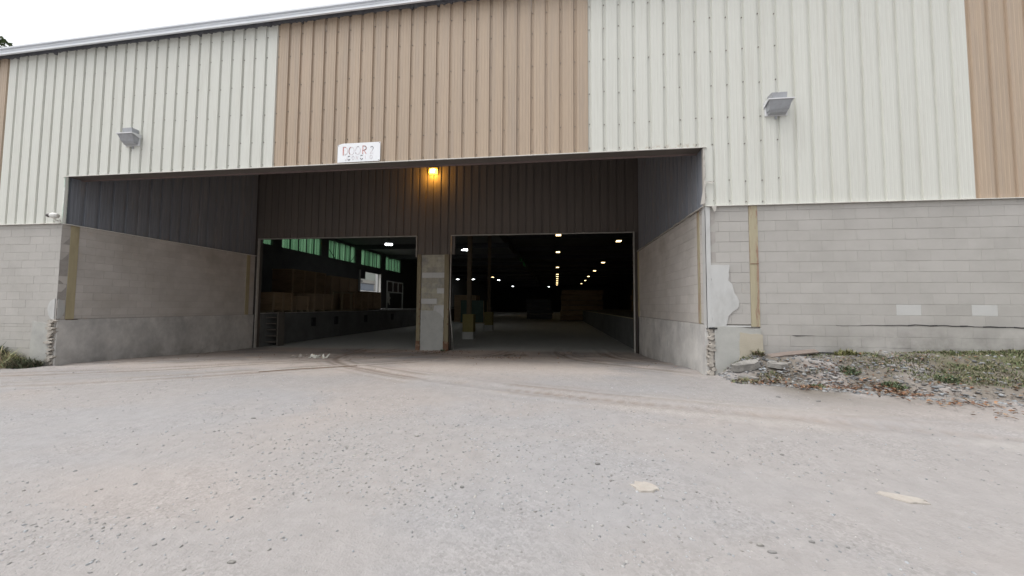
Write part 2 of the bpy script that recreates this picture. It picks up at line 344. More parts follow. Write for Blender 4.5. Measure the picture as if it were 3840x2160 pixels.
bank = sstep(3.1, 3.9, fx)*sstep(-2.4, -0.8, fy)*(fy < 1)
tone = mixc(tone, (0.150, 0.132, 0.110), 0.92*bank*sstep(0.28, 0.52, fbm(fx*1.5, fy*1.5, 51)))
tone = mixc(tone, (0.10, 0.105, 0.055), 0.85*sstep(5.0, 7.5, fx)*sstep(-1.4, -0.6, fy)*(fy < 1)*sstep(0.35, 0.55, fbm(fx*2, fy*2, 53)))
lh = sstep(-12.7, -13.6, fx)*sstep(-1.3, -0.5, fy)*(fy < 1)
tone = mixc(tone, (0.40, 0.31, 0.22), 0.7*lh)
tone = mixc(tone, (0.50, 0.50, 0.47), sstep(D-0.2, D+0.6, fy)*0.85)
GM = mat('yard_ground', (0.35, 0.33, 0.31), 0.95, 0.09, 7, attr='tone', bump=0.55, bscale=75, bump2=0.35, b2scale=14, spec=0.15)
# gravel speckle added to the ground material
t = GM.node_tree; N = t.nodes; L = t.links; b = N['Principled BSDF']
src = b.inputs['Base Color'].links[0].from_socket
geo = N.new('ShaderNodeNewGeometry')
vo = N.new('ShaderNodeTexVoronoi'); vo.inputs['Scale'].default_value = 55; L.new(geo.outputs['Position'], vo.inputs['Vector'])
vc = N.new('ShaderNodeSeparateColor'); L.new(vo.outputs['Color'], vc.inputs[0])
vm = N.new('ShaderNodeMapRange'); vm.inputs['To Min'].default_value = 0.87; vm.inputs['To Max'].default_value = 1.09; L.new(vc.outputs[0], vm.inputs['Value'])
nm = N.new('ShaderNodeTexNoise'); nm.inputs['Scale'].default_value = 1.1; nm.inputs['Detail'].default_value = 5; L.new(geo.outputs['Position'], nm.inputs['Vector'])
nr = N.new('ShaderNodeMapRange'); nr.inputs['From Min'].default_value = 0.42; nr.inputs['From Max'].default_value = 0.62; L.new(nm.outputs['Fac'], nr.inputs['Value'])
mxf = N.new('ShaderNodeMix'); L.new(nr.outputs[0], mxf.inputs[0]); mxf.inputs[2].default_value = 1.0; L.new(vm.outputs[0], mxf.inputs[3])
s2 = N.new('ShaderNodeVectorMath'); s2.operation = 'SCALE'; L.new(src, s2.inputs[0]); L.new(mxf.outputs[0], s2.inputs['Scale']); L.new(s2.outputs[0], b.inputs['Base Color'])
g = npmesh('ground', np.stack([fx, fy, gzv], 1), quads, GM, tone, smooth=True); g['kind'] = 'structure'
g['label'] = 'dusty grey gravel yard with tyre tracks running into the bay'
def gz(x, y):
    x = np.atleast_1d(np.asarray(x, float)); y = np.atleast_1d(np.asarray(y, float))
    return gz0(x, y)+gz_detail(x, y)
def gzs(x, y): return float(gz(x, y)[0])

# ------------------------------------------------------------------ warehouse shell
wh = thing('warehouse', 'long steel roofed warehouse with dark interior behind the loading bay', 'warehouse')
def shell(name, boxes, m, parent=wh):
    if name in ('bay_side_core', 'wing_wall'):
        for bx in boxes: MB().box(*bx).build(name, m, parent)
        return
    q = MB()
    for bx in boxes: q.box(*bx)
    return q.build(name, m, parent)
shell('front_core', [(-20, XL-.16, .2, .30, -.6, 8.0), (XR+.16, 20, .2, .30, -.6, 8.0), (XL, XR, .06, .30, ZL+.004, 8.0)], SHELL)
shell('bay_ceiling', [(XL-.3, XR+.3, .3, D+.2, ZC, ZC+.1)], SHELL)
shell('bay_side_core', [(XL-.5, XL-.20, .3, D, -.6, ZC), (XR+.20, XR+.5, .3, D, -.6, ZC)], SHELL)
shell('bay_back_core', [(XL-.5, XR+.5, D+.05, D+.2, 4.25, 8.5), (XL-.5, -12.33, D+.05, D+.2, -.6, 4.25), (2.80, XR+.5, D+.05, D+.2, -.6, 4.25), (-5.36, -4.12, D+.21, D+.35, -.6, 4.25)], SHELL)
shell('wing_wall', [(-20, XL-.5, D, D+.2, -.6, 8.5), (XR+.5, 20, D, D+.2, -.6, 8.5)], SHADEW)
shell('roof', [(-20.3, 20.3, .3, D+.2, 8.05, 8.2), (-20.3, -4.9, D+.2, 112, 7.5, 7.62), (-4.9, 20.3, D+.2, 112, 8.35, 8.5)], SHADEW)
# roof step between the two aisles with three narrow clerestory gaps
ST = [(40.6, 42.6), (44.8, 48.4), (50.4, 52.0)]
bx = [(-5.0, -4.9, D+.2, 112, 8.2, 8.35), (-5.0, -4.9, D+.2, 112, 7.62, 7.7)]
edges = [D+.2]+[e for s in ST for e in s]+[112]
for k in range(0, len(edges), 2): bx.append((-5.0, -4.9, edges[k], edges[k+1], 7.7, 8.2))
shell('roof_step', bx, SHADEW)
shell('end_wall', [(-20.3, 20.3, 112, 112.3, -.6, 8.6)], SHADEW)
shell('east_wall', [(20, 20.3, 0.2, 112, -.6, 8.6)], SHADEW)
WN = [(11.0, 15.34), (16.2, 20.64), (21.6, 25.9), (26.9, 31.1), (32.2, 36.3)]
WD = (26.6, 30.95, 1.15, 5.05)
bx = [(-20.3, -20, .2, WD[0], -.6, 5.70), (-20.3, -20, WD[1], 112, -.6, 5.70), (-20.3, -20, WD[0], WD[1], -.6, WD[2]), (-20.3, -20, WD[0], WD[1], WD[3], 5.70),
      (-20.3, -20, .2, 112, 7.28, 8.4)]
edges = [.2]+[e for s in WN for e in s]+[112]
for k in range(0, len(edges), 2): bx.append((-20.3, -20, edges[k], edges[k+1], 5.70, 7.28))
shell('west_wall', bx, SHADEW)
# purlins and beams under the aisle roofs
q = MB()
for y in np.arange(11.4, 100, 7.2): q.box(-19.98, -4.5, y-.1, y+.1, 7.05, 7.48)
for y in np.arange(11.4, 100, 7.2): q.box(-4.5, 19.9, y-.1, y+.1, 7.85, 8.33)
q.build('roof_beams', STEELD, wh)
# roof edge: fascia of folded strips, sloping up to the right, with a ragged dark sheet below as the painted shadow gap
def rz_(x): return 8.06+0.0245*(x+14.5)
q = MB(); XA, XB = -20, 14
def sloped(q, y0, y1, dz0, dz1, n=1):
    for k in range(n):
        a = XA+(XB-XA)*k/n; b2 = XA+(XB-XA)*(k+1)/n
        i = len(q.v)
        q.v += [(a, y0, rz_(a)+dz0), (b2, y0, rz_(b2)+dz0), (b2, y1, rz_(b2)+dz0), (a, y1, rz_(a)+dz0), (a, y0, rz_(a)+dz1), (b2, y0, rz_(b2)+dz1), (b2, y1, rz_(b2)+dz1), (a, y1, rz_(a)+dz1)]
        q.f += [tuple(i+k2 for k2 in f) for f in ((0,3,2,1),(4,5,6,7),(0,1,5,4),(1,2,6,5),(2,3,7,6),(3,0,4,7))]
sloped(q, -.17, -.15, -.03, .09); sloped(q, -.205, .3, .092, .125); sloped(q, -.19, -.15, -.055, -.032); sloped(q, -.18, -.171, .03, .038)
fas = q.build('fascia', FASCIA, wh); fas['label'] = 'pale grey folded metal fascia along the roof edge'
vn_ = lambda x: math.sin(x*1.7)+math.sin(x*4.3+1)+math.sin(x*9.1) > 1.0 and rng.random() < .5
q = MB(); prev = None
n = 700; pts = [(XA+(XB-XA)*k/n) for k in range(n+1)]
lo = [-.012-.02*rng.random()-(.05*rng.random() if vn_(x) else 0) for x in pts]
for k in range(n):
    a, b2 = pts[k], pts[k+1]
    q.poly([(a, -.03, rz_(a)+lo[k]), (b2, -.03, rz_(b2)+lo[k+1]), (b2, -.05, rz_(b2)+.10), (a, -.05, rz_(a)+.10)])
    q.poly([(a, -.03, rz_(a)+lo[k]), (b2, -.03, rz_(b2)+lo[k+1]), (b2, .05, rz_(b2)+lo[k+1]+.01), (a, .05, rz_(a)+lo[k]+.01)])
q.build('torn_underlay', GAPSHADE, wh)

# ------------------------------------------------------------------ ribbed steel cladding
PW = 0.3048
def strip_mesh(name, m, rh):
    prof = [(0, .036), (.056, .036), (.066, 0), (.100, 0), (.106, -rh), (.116, -rh), (.122, 0), (.168, 0), (.174, -rh), (.184, -rh), (.190, 0),
            (.236, 0), (.242, -rh), (.252, -rh), (.258, 0), (.2948, 0), (PW, .036)]
    q = MB(); i = 0
    q.v = [(x, y, 0) for x, y in prof]+[(x, y, 1) for x, y in prof]; n = len(prof)
    q.f = [(k, k+1, n+k+1, n+k) for k in range(n-1)]
    me = bpy.data.meshes.new(name); me.from_pydata(q.v, [], q.f); me.materials.append(m); return me
PM = {k: strip_mesh('cladding_panel', m, .0016 if k == 'cream' else .0032) for k, m in dict(cream=CREAM, tan=TAN, brown=SHADETAN, soot=GLARETINT).items()}
def clad(parent, u0, n, kind, zfun, label=None):
    for k in range(n):
        z0, z1 = zfun(u0+(k+.5)*PW)
        o = inst('cladding_panel', PM[kind], parent, (u0+k*PW+.0008*rng.uniform(-1, 1), .002*rng.uniform(-1, 1), z0), 0, (1, 1, z1-z0))
        if label: o['label'] = label
    return u0+n*PW
front = thing('cladding_wall', 'cream and tan ribbed steel siding across the front above the blockwork and bay', 'wall')
def zf(u):
    top = rz_(u)+.02
    if XL+.02 < u-.0 < XR+.02: return ZL+.012, top
    return ZB+.005, top
# left of the bay edge
clad(front, -6.6469-PW*26, 26, 'cream', zf)
clad(front, -6.6469-PW*26-PW*14, 14, 'tan', zf, 'tan panel left of the cream bay')
clad(front, -6.6469, 24, 'tan', zf, 'tan panel above the bay')
x1 = -6.6469+24*PW
clad(front, x1, 23, 'cream', zf)
clad(front, x1+23*PW, 14, 'tan', zf, 'tan panel at the right end')
# screws in the ribs
q = MB()
rows_ = [3.62, 4.05, 4.82, 5.35, 6.05, 6.75, 7.45, 7.95]
for k in range(-40, 37):
    u = -6.6469+k*PW+.026
    for z in rows_:
        zz0, zz1 = zf(u)
        z = z+.03*rng.uniform(-1, 1)
        if zz0+.03 < z < zz1 and rng.random() < .92 and -18 < u < 11:
            q.box(u-.009, u+.009, .022, .0355, z-.009, z+.009)
MB().box(XR, -6.6469+32*PW+.01, -.001, .03, ZB+.004, ZL+.02).build('closure_panel', CREAM, front)
s_ = q.build('screws', SCREWM, front); s_['kind'] = 'stuff'
# flashing lips
q = MB(); q.box(XL-.05, XR+.05, -.03, .0, ZL-.010, ZL+.003); o = q.build('lintel_flashing', LIP, front); o['label'] = 'thin white drip edge along the bay lintel'
q = MB(); q.box(-19, XL-.012, -.05, .16, ZB-.008, ZB+.003); q.box(XR+.012, 19, -.05, .16, ZB-.008, ZB+.003); q.build('base_flashing', LIP, front)
q = MB(); q.box(XL-.012, XL+.016, -.012, .06, ZB+.01, ZL-.02); o = q.build('jamb_trim', mat('pale_green_trim', (0.50, 0.60, 0.53), .6, .2, 9, (.72, .74, .70), .5, .6), front)
q = MB(); q.box(XR-.016, XR+.012, -.012, .06, ZB+.01, ZL-.02); q.build('jamb_trim', TRIM, front)
# steel lintel beam behind the drip edge
q = MB(); q.box(XL+.005, XR-.005, .302, .36, ZL-.012, ZL+.5); q.build('lintel_beam', mat('lintel_red_brown', (.16, .12, .115), .8, .2, 3), front)
# torn flashing on the right jamb
q = MB()
for k in range(7):
    z = 3.66+k*.14; dx = .008+.022*rng.random()
    q.poly([(XR-.02, -.02, z), (XR+dx, -.02-.03*rng.random(), z+.04*rng.random()), (XR+dx*.7, -.03, z+.13), (XR-.02, -.02, z+.14)])
q.poly([(XR+.0, -.03, 4.02), (XR+.10, -.07, 3.98), (XR+.20, -.05, 4.0), (XR+.09, -.04, 4.03)])
q.poly([(XR-.09, -.03, 3.56), (XR-.01, -.06, 3.58), (XR-.005, -.04, 3.98), (XR-.03, -.03, 3.9)])
q.poly([(XR+.10, -.06, 3.52), (XR+.15, -.07, 3.40), (XR+.18, -.07, 3.42), (XR+.20, -.05, 3.53)])
o = q.build('torn_flashing', TRIM, front); o['label'] = 'torn bent flashing at the right bay corner'

bl = thing('cladding_wall', 'dark ribbed siding with bluish glare in its colour high on the left side of the bay', 'wall', (XL+.0, 0, 0), math.pi/2)
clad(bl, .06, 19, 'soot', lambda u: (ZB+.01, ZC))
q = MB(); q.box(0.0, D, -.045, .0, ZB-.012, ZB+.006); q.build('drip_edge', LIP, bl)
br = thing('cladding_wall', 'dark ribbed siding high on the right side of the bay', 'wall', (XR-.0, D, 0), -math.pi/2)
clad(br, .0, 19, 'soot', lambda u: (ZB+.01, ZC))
q = MB()
for k in range(20):
    y0 = k*D/20; w = .02*math.sin(k*1.9)+.015*rng.random()
    q.box(y0, y0+D/20-.002, -.045-.02*rng.random(), .0, ZB-.012+w*.3, ZB+.006+w*.3)
q.build('drip_edge', TRIM, br)
bb = thing('cladding_wall', 'ribbed siding with shade in its dark brown colour over the two door openings at the back of the bay', 'wall', (0, D, 0))
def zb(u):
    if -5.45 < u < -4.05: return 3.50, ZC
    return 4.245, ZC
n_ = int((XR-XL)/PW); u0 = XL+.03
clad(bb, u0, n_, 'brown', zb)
q = MB(); q.box(u0+n_*PW, XR, 0, .04, 4.245, ZC); q.build('corner_trim', SHADETAN, bb)

# ------------------------------------------------------------------ concrete block walls
BW, BH = 0.4064, 0.2032
BC = {}
def block_mesh(w, h, m, key=0):
    k = (round(w, 3), round(h, 3), m.name, key)
    if k in BC: return BC[k]
    c = .003; d = .06; r = random.Random(sum(ord(c_) for c_ in str(k)))
    j = lambda: r.uniform(-.002, .002)
    q = MB(); X, Z = w/2-.0006, h/2-.0018
    e = .0012; q.v = [(-X, c, -Z), (X, c, -Z), (X, c, Z), (-X, c, Z), (-X+e, .3*j(), -Z+c+j()), (X-e, .3*j(), -Z+c+j()), (X-e, .3*j(), Z-c+j()), (-X+e, .3*j(), Z-c+j()), (-X, d, -Z), (X, d, -Z), (X, d, Z), (-X, d, Z)]
    q.f = [(4, 5, 6, 7), (0, 1, 5, 4), (1, 2, 6, 5), (2, 3, 7, 6), (3, 0, 4, 7), (1, 0, 8, 9), (2, 1, 9, 10), (3, 2, 10, 11), (0, 3, 11, 8)]
    BC[k] = q.mesh('block', m); return BC[k]
def block_wall(parent, u0, u1, z0, z1, m, phase=0.0, zj=3.415, special=None, mortar=True, jog=.0014, lbl=None):
    k0 = math.floor((z0-zj)/BH); k1 = math.ceil((z1-zj)/BH)
    for k in range(k0, k1):
        a, b2 = max(zj+k*BH, z0), min(zj+(k+1)*BH, z1)
        if b2-a < .04: continue
        ph = phase+(BW/2 if k % 2 else 0)
        i0 = math.floor((u0-ph)/BW); i1 = math.ceil((u1-ph)/BW)
        for i in range(i0, i1):
            c, e = max(ph+i*BW, u0), min(ph+(i+1)*BW, u1)
            if e-c < .05: continue
            mm = m; lab = None
            uc, zc = (c+e)/2, (a+b2)/2
            if special:
                s = special(uc, zc)
                if s == 'skip': continue
                if s: mm, lab = s
            full = abs(e-c-BW) < 1e-4 and abs(b2-a-BH) < 1e-4
            o = inst('block', block_mesh(e-c, b2-a, mm, rng.randrange(5) if full else 0), parent, (uc, rng.uniform(-jog, jog), zc))
            if lab: o['label'] = lab
    if mortar:
        MB().box(u0, u1, .006, .19, z0-.3, z1-.002).build('mortar_bed', MORTAR, parent)
# right outer wall, local frame: x along +X from the corner
rw = thing('block_wall', 'painted concrete block wall right of the bay under the cream siding', 'wall', (XR, 0, 0))
def sp_r(u, z):
    X = XR+u
    for cx in (6.49, 7.67):
        if abs(X-cx) < .18 and abs(z-1.50) < .1: return (BLOCKPALE, 'pale patched block')
    return None
block_wall(rw, .97, 9.6, .15, ZB-.012, BLOCK, phase=.08, special=sp_r)
block_wall(rw, .06, .81, 1.16, ZB-.012, BLOCK, phase=.25, mortar=False)
MB().box(.02, .97, .03, .19, -.3, ZB-.014).build('mortar_bed', MORTAR, rw)
q = MB(); q.box(.812, .968, -.012, .05, 1.14, ZB-.012); q.box(.90, .91, -.016, -.0125, 1.14, 2.5)
o = q.build('steel_column', YELR, rw); o['label'] = 'yellow steel column with rust streaks below'
q = MB(); q.box(.81, .97, -.018, -.013, 2.36, 2.372); q.build('splice_line', RUST, rw)
def wobble_prism(pts, y0, y1, jit, sub=6, seed=1):
    r = random.Random(seed); out = []
    n = len(pts)
    for k in range(n):
        a, b2 = Vector(pts[k]), Vector(pts[(k+1) % n])
        m_ = max(1, int((b2-a).length*sub))
        for s in range(m_):
            p = a.lerp(b2, s/m_); out.append((p.x+r.uniform(-jit, jit), p.y+r.uniform(-jit, jit)))
    return MB().prism(out, y0, y1)
q = wobble_prism([(.12, -.2), (.97, -.2), (.97, 1.10), (.12, 1.14)], -.035, .05, .008, 8, 2); o = q.build('footing', GPLASTER, rw)
q = wobble_prism([(.56, .3), (.985, .3), (.985, 1.0), (.58, 1.02)], -.05, -.03, .012, 10, 3); o = q.build('render_patch', CONCY, rw); o['label'] = 'yellowed render patch on the footing'
q = MB(); q.box(.15, .80, -.014, .03, 1.13, 1.158); q.build('ledge', BLOCKPALE, rw)
q = wobble_prism([(.08, 1.13), (.33, 1.13), (.40, 1.35), (.55, 1.48), (.60, 1.62), (.50, 1.80), (.47, 1.98), (.40, 2.05), (.42, 2.34), (.08, 2.36)], -.020, .01, .014, 14, 4)
o = q.build('plaster_patch', PLASTER, rw); o['label'] = 'pale plaster repair beside the bay corner'
q = MB(); q.box(-.012, .085, -.022, .05, 1.10, ZB-.012); q.box(-.014, .0, -.022, .12, 1.10, ZB-.012); o = q.build('corner_guard', PLASTER, rw); o['label'] = 'pale painted corner edge'
# broken corner below the guard: chunks of rubble
def rubble_corner(parent, x0, x1, z0, z1, n, seed):
    r = random.Random(seed); q = MB()
    q.box(x0, x1, .03, .15, z0-.3, z1)
    for k in range(n):
        cz = z0+(z1-z0)*(k+.5)/n; w = (x1-x0)*r.uniform(.35, .62); h = (z1-z0)/n*r.uniform(.35, .62); dd = r.uniform(.02, .07)
        cx = (x0+x1)/2+r.uniform(-.03, .03); pts = []
        for s in range(7):
            a_ = 2*math.pi*s/7; pts.append((cx+w*math.cos(a_)*r.uniform(.7, 1.1), cz+h*math.sin(a_)*r.uniform(.8, 1.2)))
        q.prism(pts, -.02-dd+.02, .05)
    return q.build('broken_corner', RUBBLE, parent)
rubble_corner(rw, -.01, .13, .12, 1.10, 13, 5)['label'] = 'broken crumbling block corner near the ground'
q = MB(); q.box(.02, .17, -.045, -.02, 1.085, 1.115); q.build('gap', STEELK, rw)
# long open crack along one joint on the right
q = MB(); u = 2.3
pp = []
while u < 9.4:
    pp.append((u, 1.193+.012*math.sin(u*2.1)+.008*rng.uniform(-1, 1))); u += .12
for k in range(len(pp)-1):
    w = .006+.016*sstep(2.3, 4, pp[k][0])*rng.uniform(.4, 1.1)
    q.poly([(pp[k][0], -.007, pp[k][1]-w/2), (pp[k+1][0], -.007, pp[k+1][1]-w/2), (pp[k+1][0], -.007, pp[k+1][1]+w/2), (pp[k][0], -.007, pp[k][1]+w/2)])
for (a_, b_) in ((4.35, 1.25), (3.75, .0)):
    pass
q.poly([(.97+.55, -.007, .985), (1.95, -.007, .985), (1.6, -.007, .965)])
q.build('joint_crack', STEELK, rw)
# left outer wall
lw = thing('block_wall', 'painted concrete block wall at far left beside the bay', 'wall', (XL, 0, 0))
block_wall(lw, -6.0, -.0, .9, ZB-.012, BLOCK, phase=-.14, special=lambda u, z: None)
block_wall(lw, -6.0, -.62, -.1, .9, BLOCK, phase=-.14, mortar=False)
MB().box(-6.0, -.02, .03, .19, -.4, .9).build('mortar_bed', MORTAR, lw)
q = wobble_prism([(-.70, -.3), (-.12, -.3), (-.12, 1.0), (-.66, 1.03)], -.02, .05, .015, 8, 6); o = q.build('render_patch', GPLASTER, lw); o['label'] = 'grey render patch at the foot of the corner'
rubble_corner(lw, -.20, .01, -.05, 1.10, 13, 8)['label'] = 'broken crumbling block corner near the ground'
def disc(cx, cz, rx, rzv, y0, y1, n=22, seed=3):
    r = random.Random(seed); return [(cx+rx*math.cos(2*math.pi*k/n)*r.uniform(.94, 1.05), cz+rzv*math.sin(2*math.pi*k/n)*r.uniform(.94, 1.05)) for k in range(n)]
half = [p for p in disc(-.0, 1.36, .24, .27, 0, 0) if p[0] <= .001]
half.sort(key=lambda p: math.atan2(p[1]-1.36, -p[0]))
q = MB().prism(half, -.013, .0); o = q.build('painted_spot', PLASTER, lw); o['label'] = 'round pale painted spot wrapping the corner'
# bay left inner wall, local x runs into the bay (+Y)
li = thing('block_wall', 'dusty concrete block wall along the left side of the bay', 'wall', (XL, 0, 0), math.pi/2)
block_wall(li, 0.005, .165, 1.10, ZB-.012, BLOCKIN, phase=-.25, mortar=False)
block_wall(li, .335, D-.01, 1.10, ZB-.012, BLOCKIN, phase=.09)
MB().box(.01, .335, .03, .19, -.5, ZB-.014).build('mortar_bed', MORTAR, li)
q = MB(); q.box(.168, .332, -.012, .06, 1.09, ZB-.02); o = q.build('steel_column', YEL, li); o['label'] = 'yellow painted steel column in the left bay wall'
q = MB(); q.box(.168, .40, -.03, -.013, 1.075, 1.09); q.build('base_plate', RUST, li)
q = wobble_prism([(.02, -.6), (D, -.6), (D, 1.085), (.02, 1.085)], -.03, .1, .004, 4, 9); q.build('footing', CONC, li)
half = [p for p in disc(.0, 1.36, .155, .26, 0, 0, seed=4) if p[0] >= -.001]
half.sort(key=lambda p: math.atan2(p[1]-1.36, p[0]))
MB().prism(half, -.012, .0).build('painted_spot', PLASTER, li)
q = MB(); q.box(D-.42, D-.26, -.02, .06, -.4, ZB-.02); q.build('rear_column', YEL, li)
# bay right inner wall, local x runs out of the bay (-Y)
ri = thing('block_wall', 'yellowish concrete block wall along the right side of the bay', 'wall', (XR, D, 0), -math.pi/2)
block_wall(ri, .02, D-.40, 1.17, ZB-.012, BLOCKIN, phase=.13)
MB().box(D-.40, D-.0, .04, .19, -.5, ZB-.014).build('mortar_bed', MORTAR, ri)
block_wall(ri, D-.28, D-.01, 1.17, ZB-.012, BLOCKIN, phase=.0, mortar=False)
q = MB(); q.box(D-.398, D-.282, -.012, .06, 1.17, ZB-.02); o = q.build('steel_column', YELR, ri); o['label'] = 'narrow yellow steel column in the right bay wall'
q = wobble_prism([(0, -.6), (D-.03, -.6), (D-.03, 1.16), (0, 1.16)], -.03, .1, .004, 4, 10); q.build('footing', CONC, ri)
for (u, z, w, h) in ((1.9, .95, .09, .16), (2.12, .95, .08, .15), (1.45, .99, .12, .05), (3.4, .55, .05, .16)):
    MB().prism([(u-w/2, z-h/2), (u+w/2, z-h*.4), (u+w*.4, z+h/2), (u-w*.45, z+h*.45)], -.033, -.029).build('paint_smear', PLASTER, ri)
q = MB(); q.box(.0, .14, -.03, .06, -.4, ZB-.02); q.build('rear_column', YEL, ri)
# pillar between the door openings
pl = thing('pillar', 'block pillar between yellow steel flanges dividing the two doors', 'pillar', (-4.745, D, 0))
block_wall(pl, -.505, .435, 1.0, 3.49, BLOCKPIL, phase=-.06, zj=3.40, jog=.006, mortar=False,
           special=lambda u, z: (BLOCKPALE, 'pale repainted block') if (abs(z-2.69) < .1 or (abs(z-1.66) < .1 and u < 0) or (abs(z-2.08) < .1 and u > .1)) and u > -.4 else None)
MB().box(-.51, .44, .012, .2, -.6, 3.49).build('mortar_bed', MORTAR, pl)
q = wobble_prism([(-.50, -.5), (.42, -.5), (.42, 1.02), (.30, 1.18), (.12, 1.30), (-.50, 1.32)], -.018, .02, .01, 12, 12); o = q.build('plaster_skirt', GPLASTER, pl); o['label'] = 'grey plaster over the lower pillar'
q = wobble_prism([(.02, 1.30), (.22, 1.20), (.33, 1.02), (.43, .95), (.43, 1.52), (.05, 1.50)], -.014, .02, .01, 12, 13); q.build('plaster_patch', PLASTER, pl)
for sx in (-1, 1):
    xa, xb = ((-.655, -.508) if sx < 0 else (.442, .625))
    q = MB(); q.box(xa, xb, -.05, .02, -.05 if sx < 0 else -.05, 3.50); q.box((xa+xb)/2-.012, (xa+xb)/2+.012, .02, .2, -.3, 3.5)
    o = q.build('flange', YELP, pl)
    q = wobble_prism([(xa-.01, -.4), (xb+.01, -.4), (xb+.01, .12), (xa-.01, .14)], -.06, .03, .012, 14, 14+sx); q.build('rusted_foot', RUST, pl)
    q = MB()
    for k in range(5):
        z = 1.9-.28*k; xx = xb-.02 if sx > 0 else xb-.03
        q.prism([(xx-.02*rng.random()-.01, z), (xx+.02, z-.03), (xx+.02, z+.07*rng.random()+.03), (xx-.01, z+.05)], -.054, -.049)
    q.build('rust_scabs', RUST, pl)

# door openings: angle frames
df_l = thing('door_frame', 'thin steel angle frame around the left door opening', 'door frame', (0, D, 0))
q = MB(); q.box(-12.34, -12.30, -.05, .04, -.35, 4.24); q.build('jamb', TRIM, df_l)
q = MB(); q.box(-5.475, -5.445, -.04, .04, 3.4, 4.24); q.build('jamb', TRIM, df_l)
q = MB(); q.box(-12.34, -5.445, -.052, .05, 4.215, 4.243); q.build('head', TRIM, df_l)
df_r = thing('door_frame', 'thin steel angle frame around the right door opening', 'door frame', (0, D, 0))
q = MB(); q.box(2.775, 2.815, -.05, .04, -.3, 4.24); q.build('jamb', TRIM, df_r)
q = MB(); q.box(-4.06, 2.815, -.052, .05, 4.215, 4.243); q.build('head', TRIM, df_r)
q = MB(); q.tube([(-4.05, -.03, 4.22), (-4.06, -.03, 2.6), (-4.07, -.03, 1.35), (-4.03, -.04, 1.1), (-3.93, -.10, .3), (-3.87, -.14, -.22)], .018, 8); o = q.build('bent_track', TRIM, df_r, smooth=True); o['label'] = 'bent steel track kicked out at its foot'

# ------------------------------------------------------------------ wall lamps, amber lamp, camera, sign
def wall_lamp(x, z, label, flip):
    w = thing('wall_lamp', label, 'wall lamp', (x, 0, z), 0, 'grey wall lamps on the cream siding')
    def quadbox(P):
        q = MB(); q.v = P; q.f = [(0, 1, 2, 3), (7, 6, 5, 4), (0, 4, 5, 1), (1, 5, 6, 2), (2, 6, 7, 3), (3, 7, 4, 0)]; return q
    MB().box(-.235, .235, -.04, 0, -.29, .03).build('backplate', GALVL, w, bevel=.006)
    quadbox([(-.155, 0, .021), (.155, 0, .021), (.15, -.17, .021), (-.15, -.17, .021), (-.165, 0, .175), (.165, 0, .175), (.165, -.18, .18), (-.165, -.18, .18)]).build('ballast_box', GALV, w, bevel=.004)
    q = quadbox([(-.255, 0, -.012), (.255, 0, -.012), (.27, -.25, -.012), (-.27, -.25, -.012), (-.255, 0, .02), (.255, 0, .02), (.27, -.25, .012), (-.27, -.25, .012)])
    for sx in (-1, 1):
        i = len(q.v); q.v += [(sx*.256, -.0, -.013), (sx*.268, -.235, -.013), (sx*.252, -.0, -.10)]; q.f.append((i, i+1, i+2))
    q.build('hood', GALVL, w)
    quadbox([(-.245, -.235, -.013), (.245, -.235, -.013), (.235, -.04, -.013), (-.235, -.04, -.013), (-.205, -.15, -.205), (.205, -.15, -.205), (.215, -.04, -.225), (-.215, -.04, -.225)]).build('housing', GALV, w, bevel=.010)
    quadbox([(-.19, -.15, -.208), (.19, -.15, -.208), (.20, -.042, -.225), (-.20, -.042, -.225), (-.18, -.12, -.255), (.18, -.12, -.255), (.19, -.042, -.285), (-.19, -.042, -.285)]).build('lens', LENS, w, bevel=.008)
    MB().tube([(0, -.012, -.29), (0, -.012, -.36)], .022, 8).build('conduit', GALV, w)
    w.scale = (.86, .86, .86); return w
wall_lamp(-10.50, 5.68, 'grey box wall lamp on the cream siding left of the tan panels', 1)
wall_lamp(4.31, 5.55, 'grey box wall lamp on the cream siding right of the bay', 0)
# lit amber lamp on the back wall of the bay
al = thing('amber_lamp', 'lit amber wall lamp glowing under the bay lintel above the pillar', 'lamp', (-4.82, D, 6.78))
q = MB(); q.box(-.22, .22, -.03, .0, -.16, .17); q.build('backplate', STEELD, al)
q = MB(); q.v = [(-.20, -.03, -.13), (.20, -.03, -.13), (.20, -.03, .14), (-.20, -.03, .14), (-.17, -.20, -.11), (.17, -.20, -.11), (.17, -.14, .12), (-.17, -.14, .12)]
q.f = [(0, 1, 2, 3), (4, 7, 6, 5), (0, 4, 5, 1), (1, 5, 6, 2), (2, 6, 7, 3), (3, 7, 4, 0)]
q.build('lens', AMBER, al, bevel=.015)
q = MB(); q.v = [(-.10, -.195, -.085), (.10, -.195, -.085), (.11, -.16, .09), (-.11, -.16, .09), (-.07, -.222, -.07), (.07, -.222, -.07), (.08, -.19, .07), (-.08, -.19, .07)]
q.f = [(4, 7, 6, 5), (0, 4, 5, 1), (1, 5, 6, 2), (2, 6, 7, 3), (3, 7, 4, 0), (0, 1, 2, 3)]
q.build('bulb', AMBERC, al)
q = MB(); q.box(-.23, .23, -.16, -.0, .165, .18); q.build('cap', STEELD, al)
pd = bpy.data.lights.new('amber_light', 'POINT'); pd.energy = 30; pd.color = (1, .45, .06); pd.shadow_soft_size = .08
po = bpy.data.objects.new('amber_light', pd); COL.objects.link(po); po.parent = al; po.location = (0, -.30, -.16)
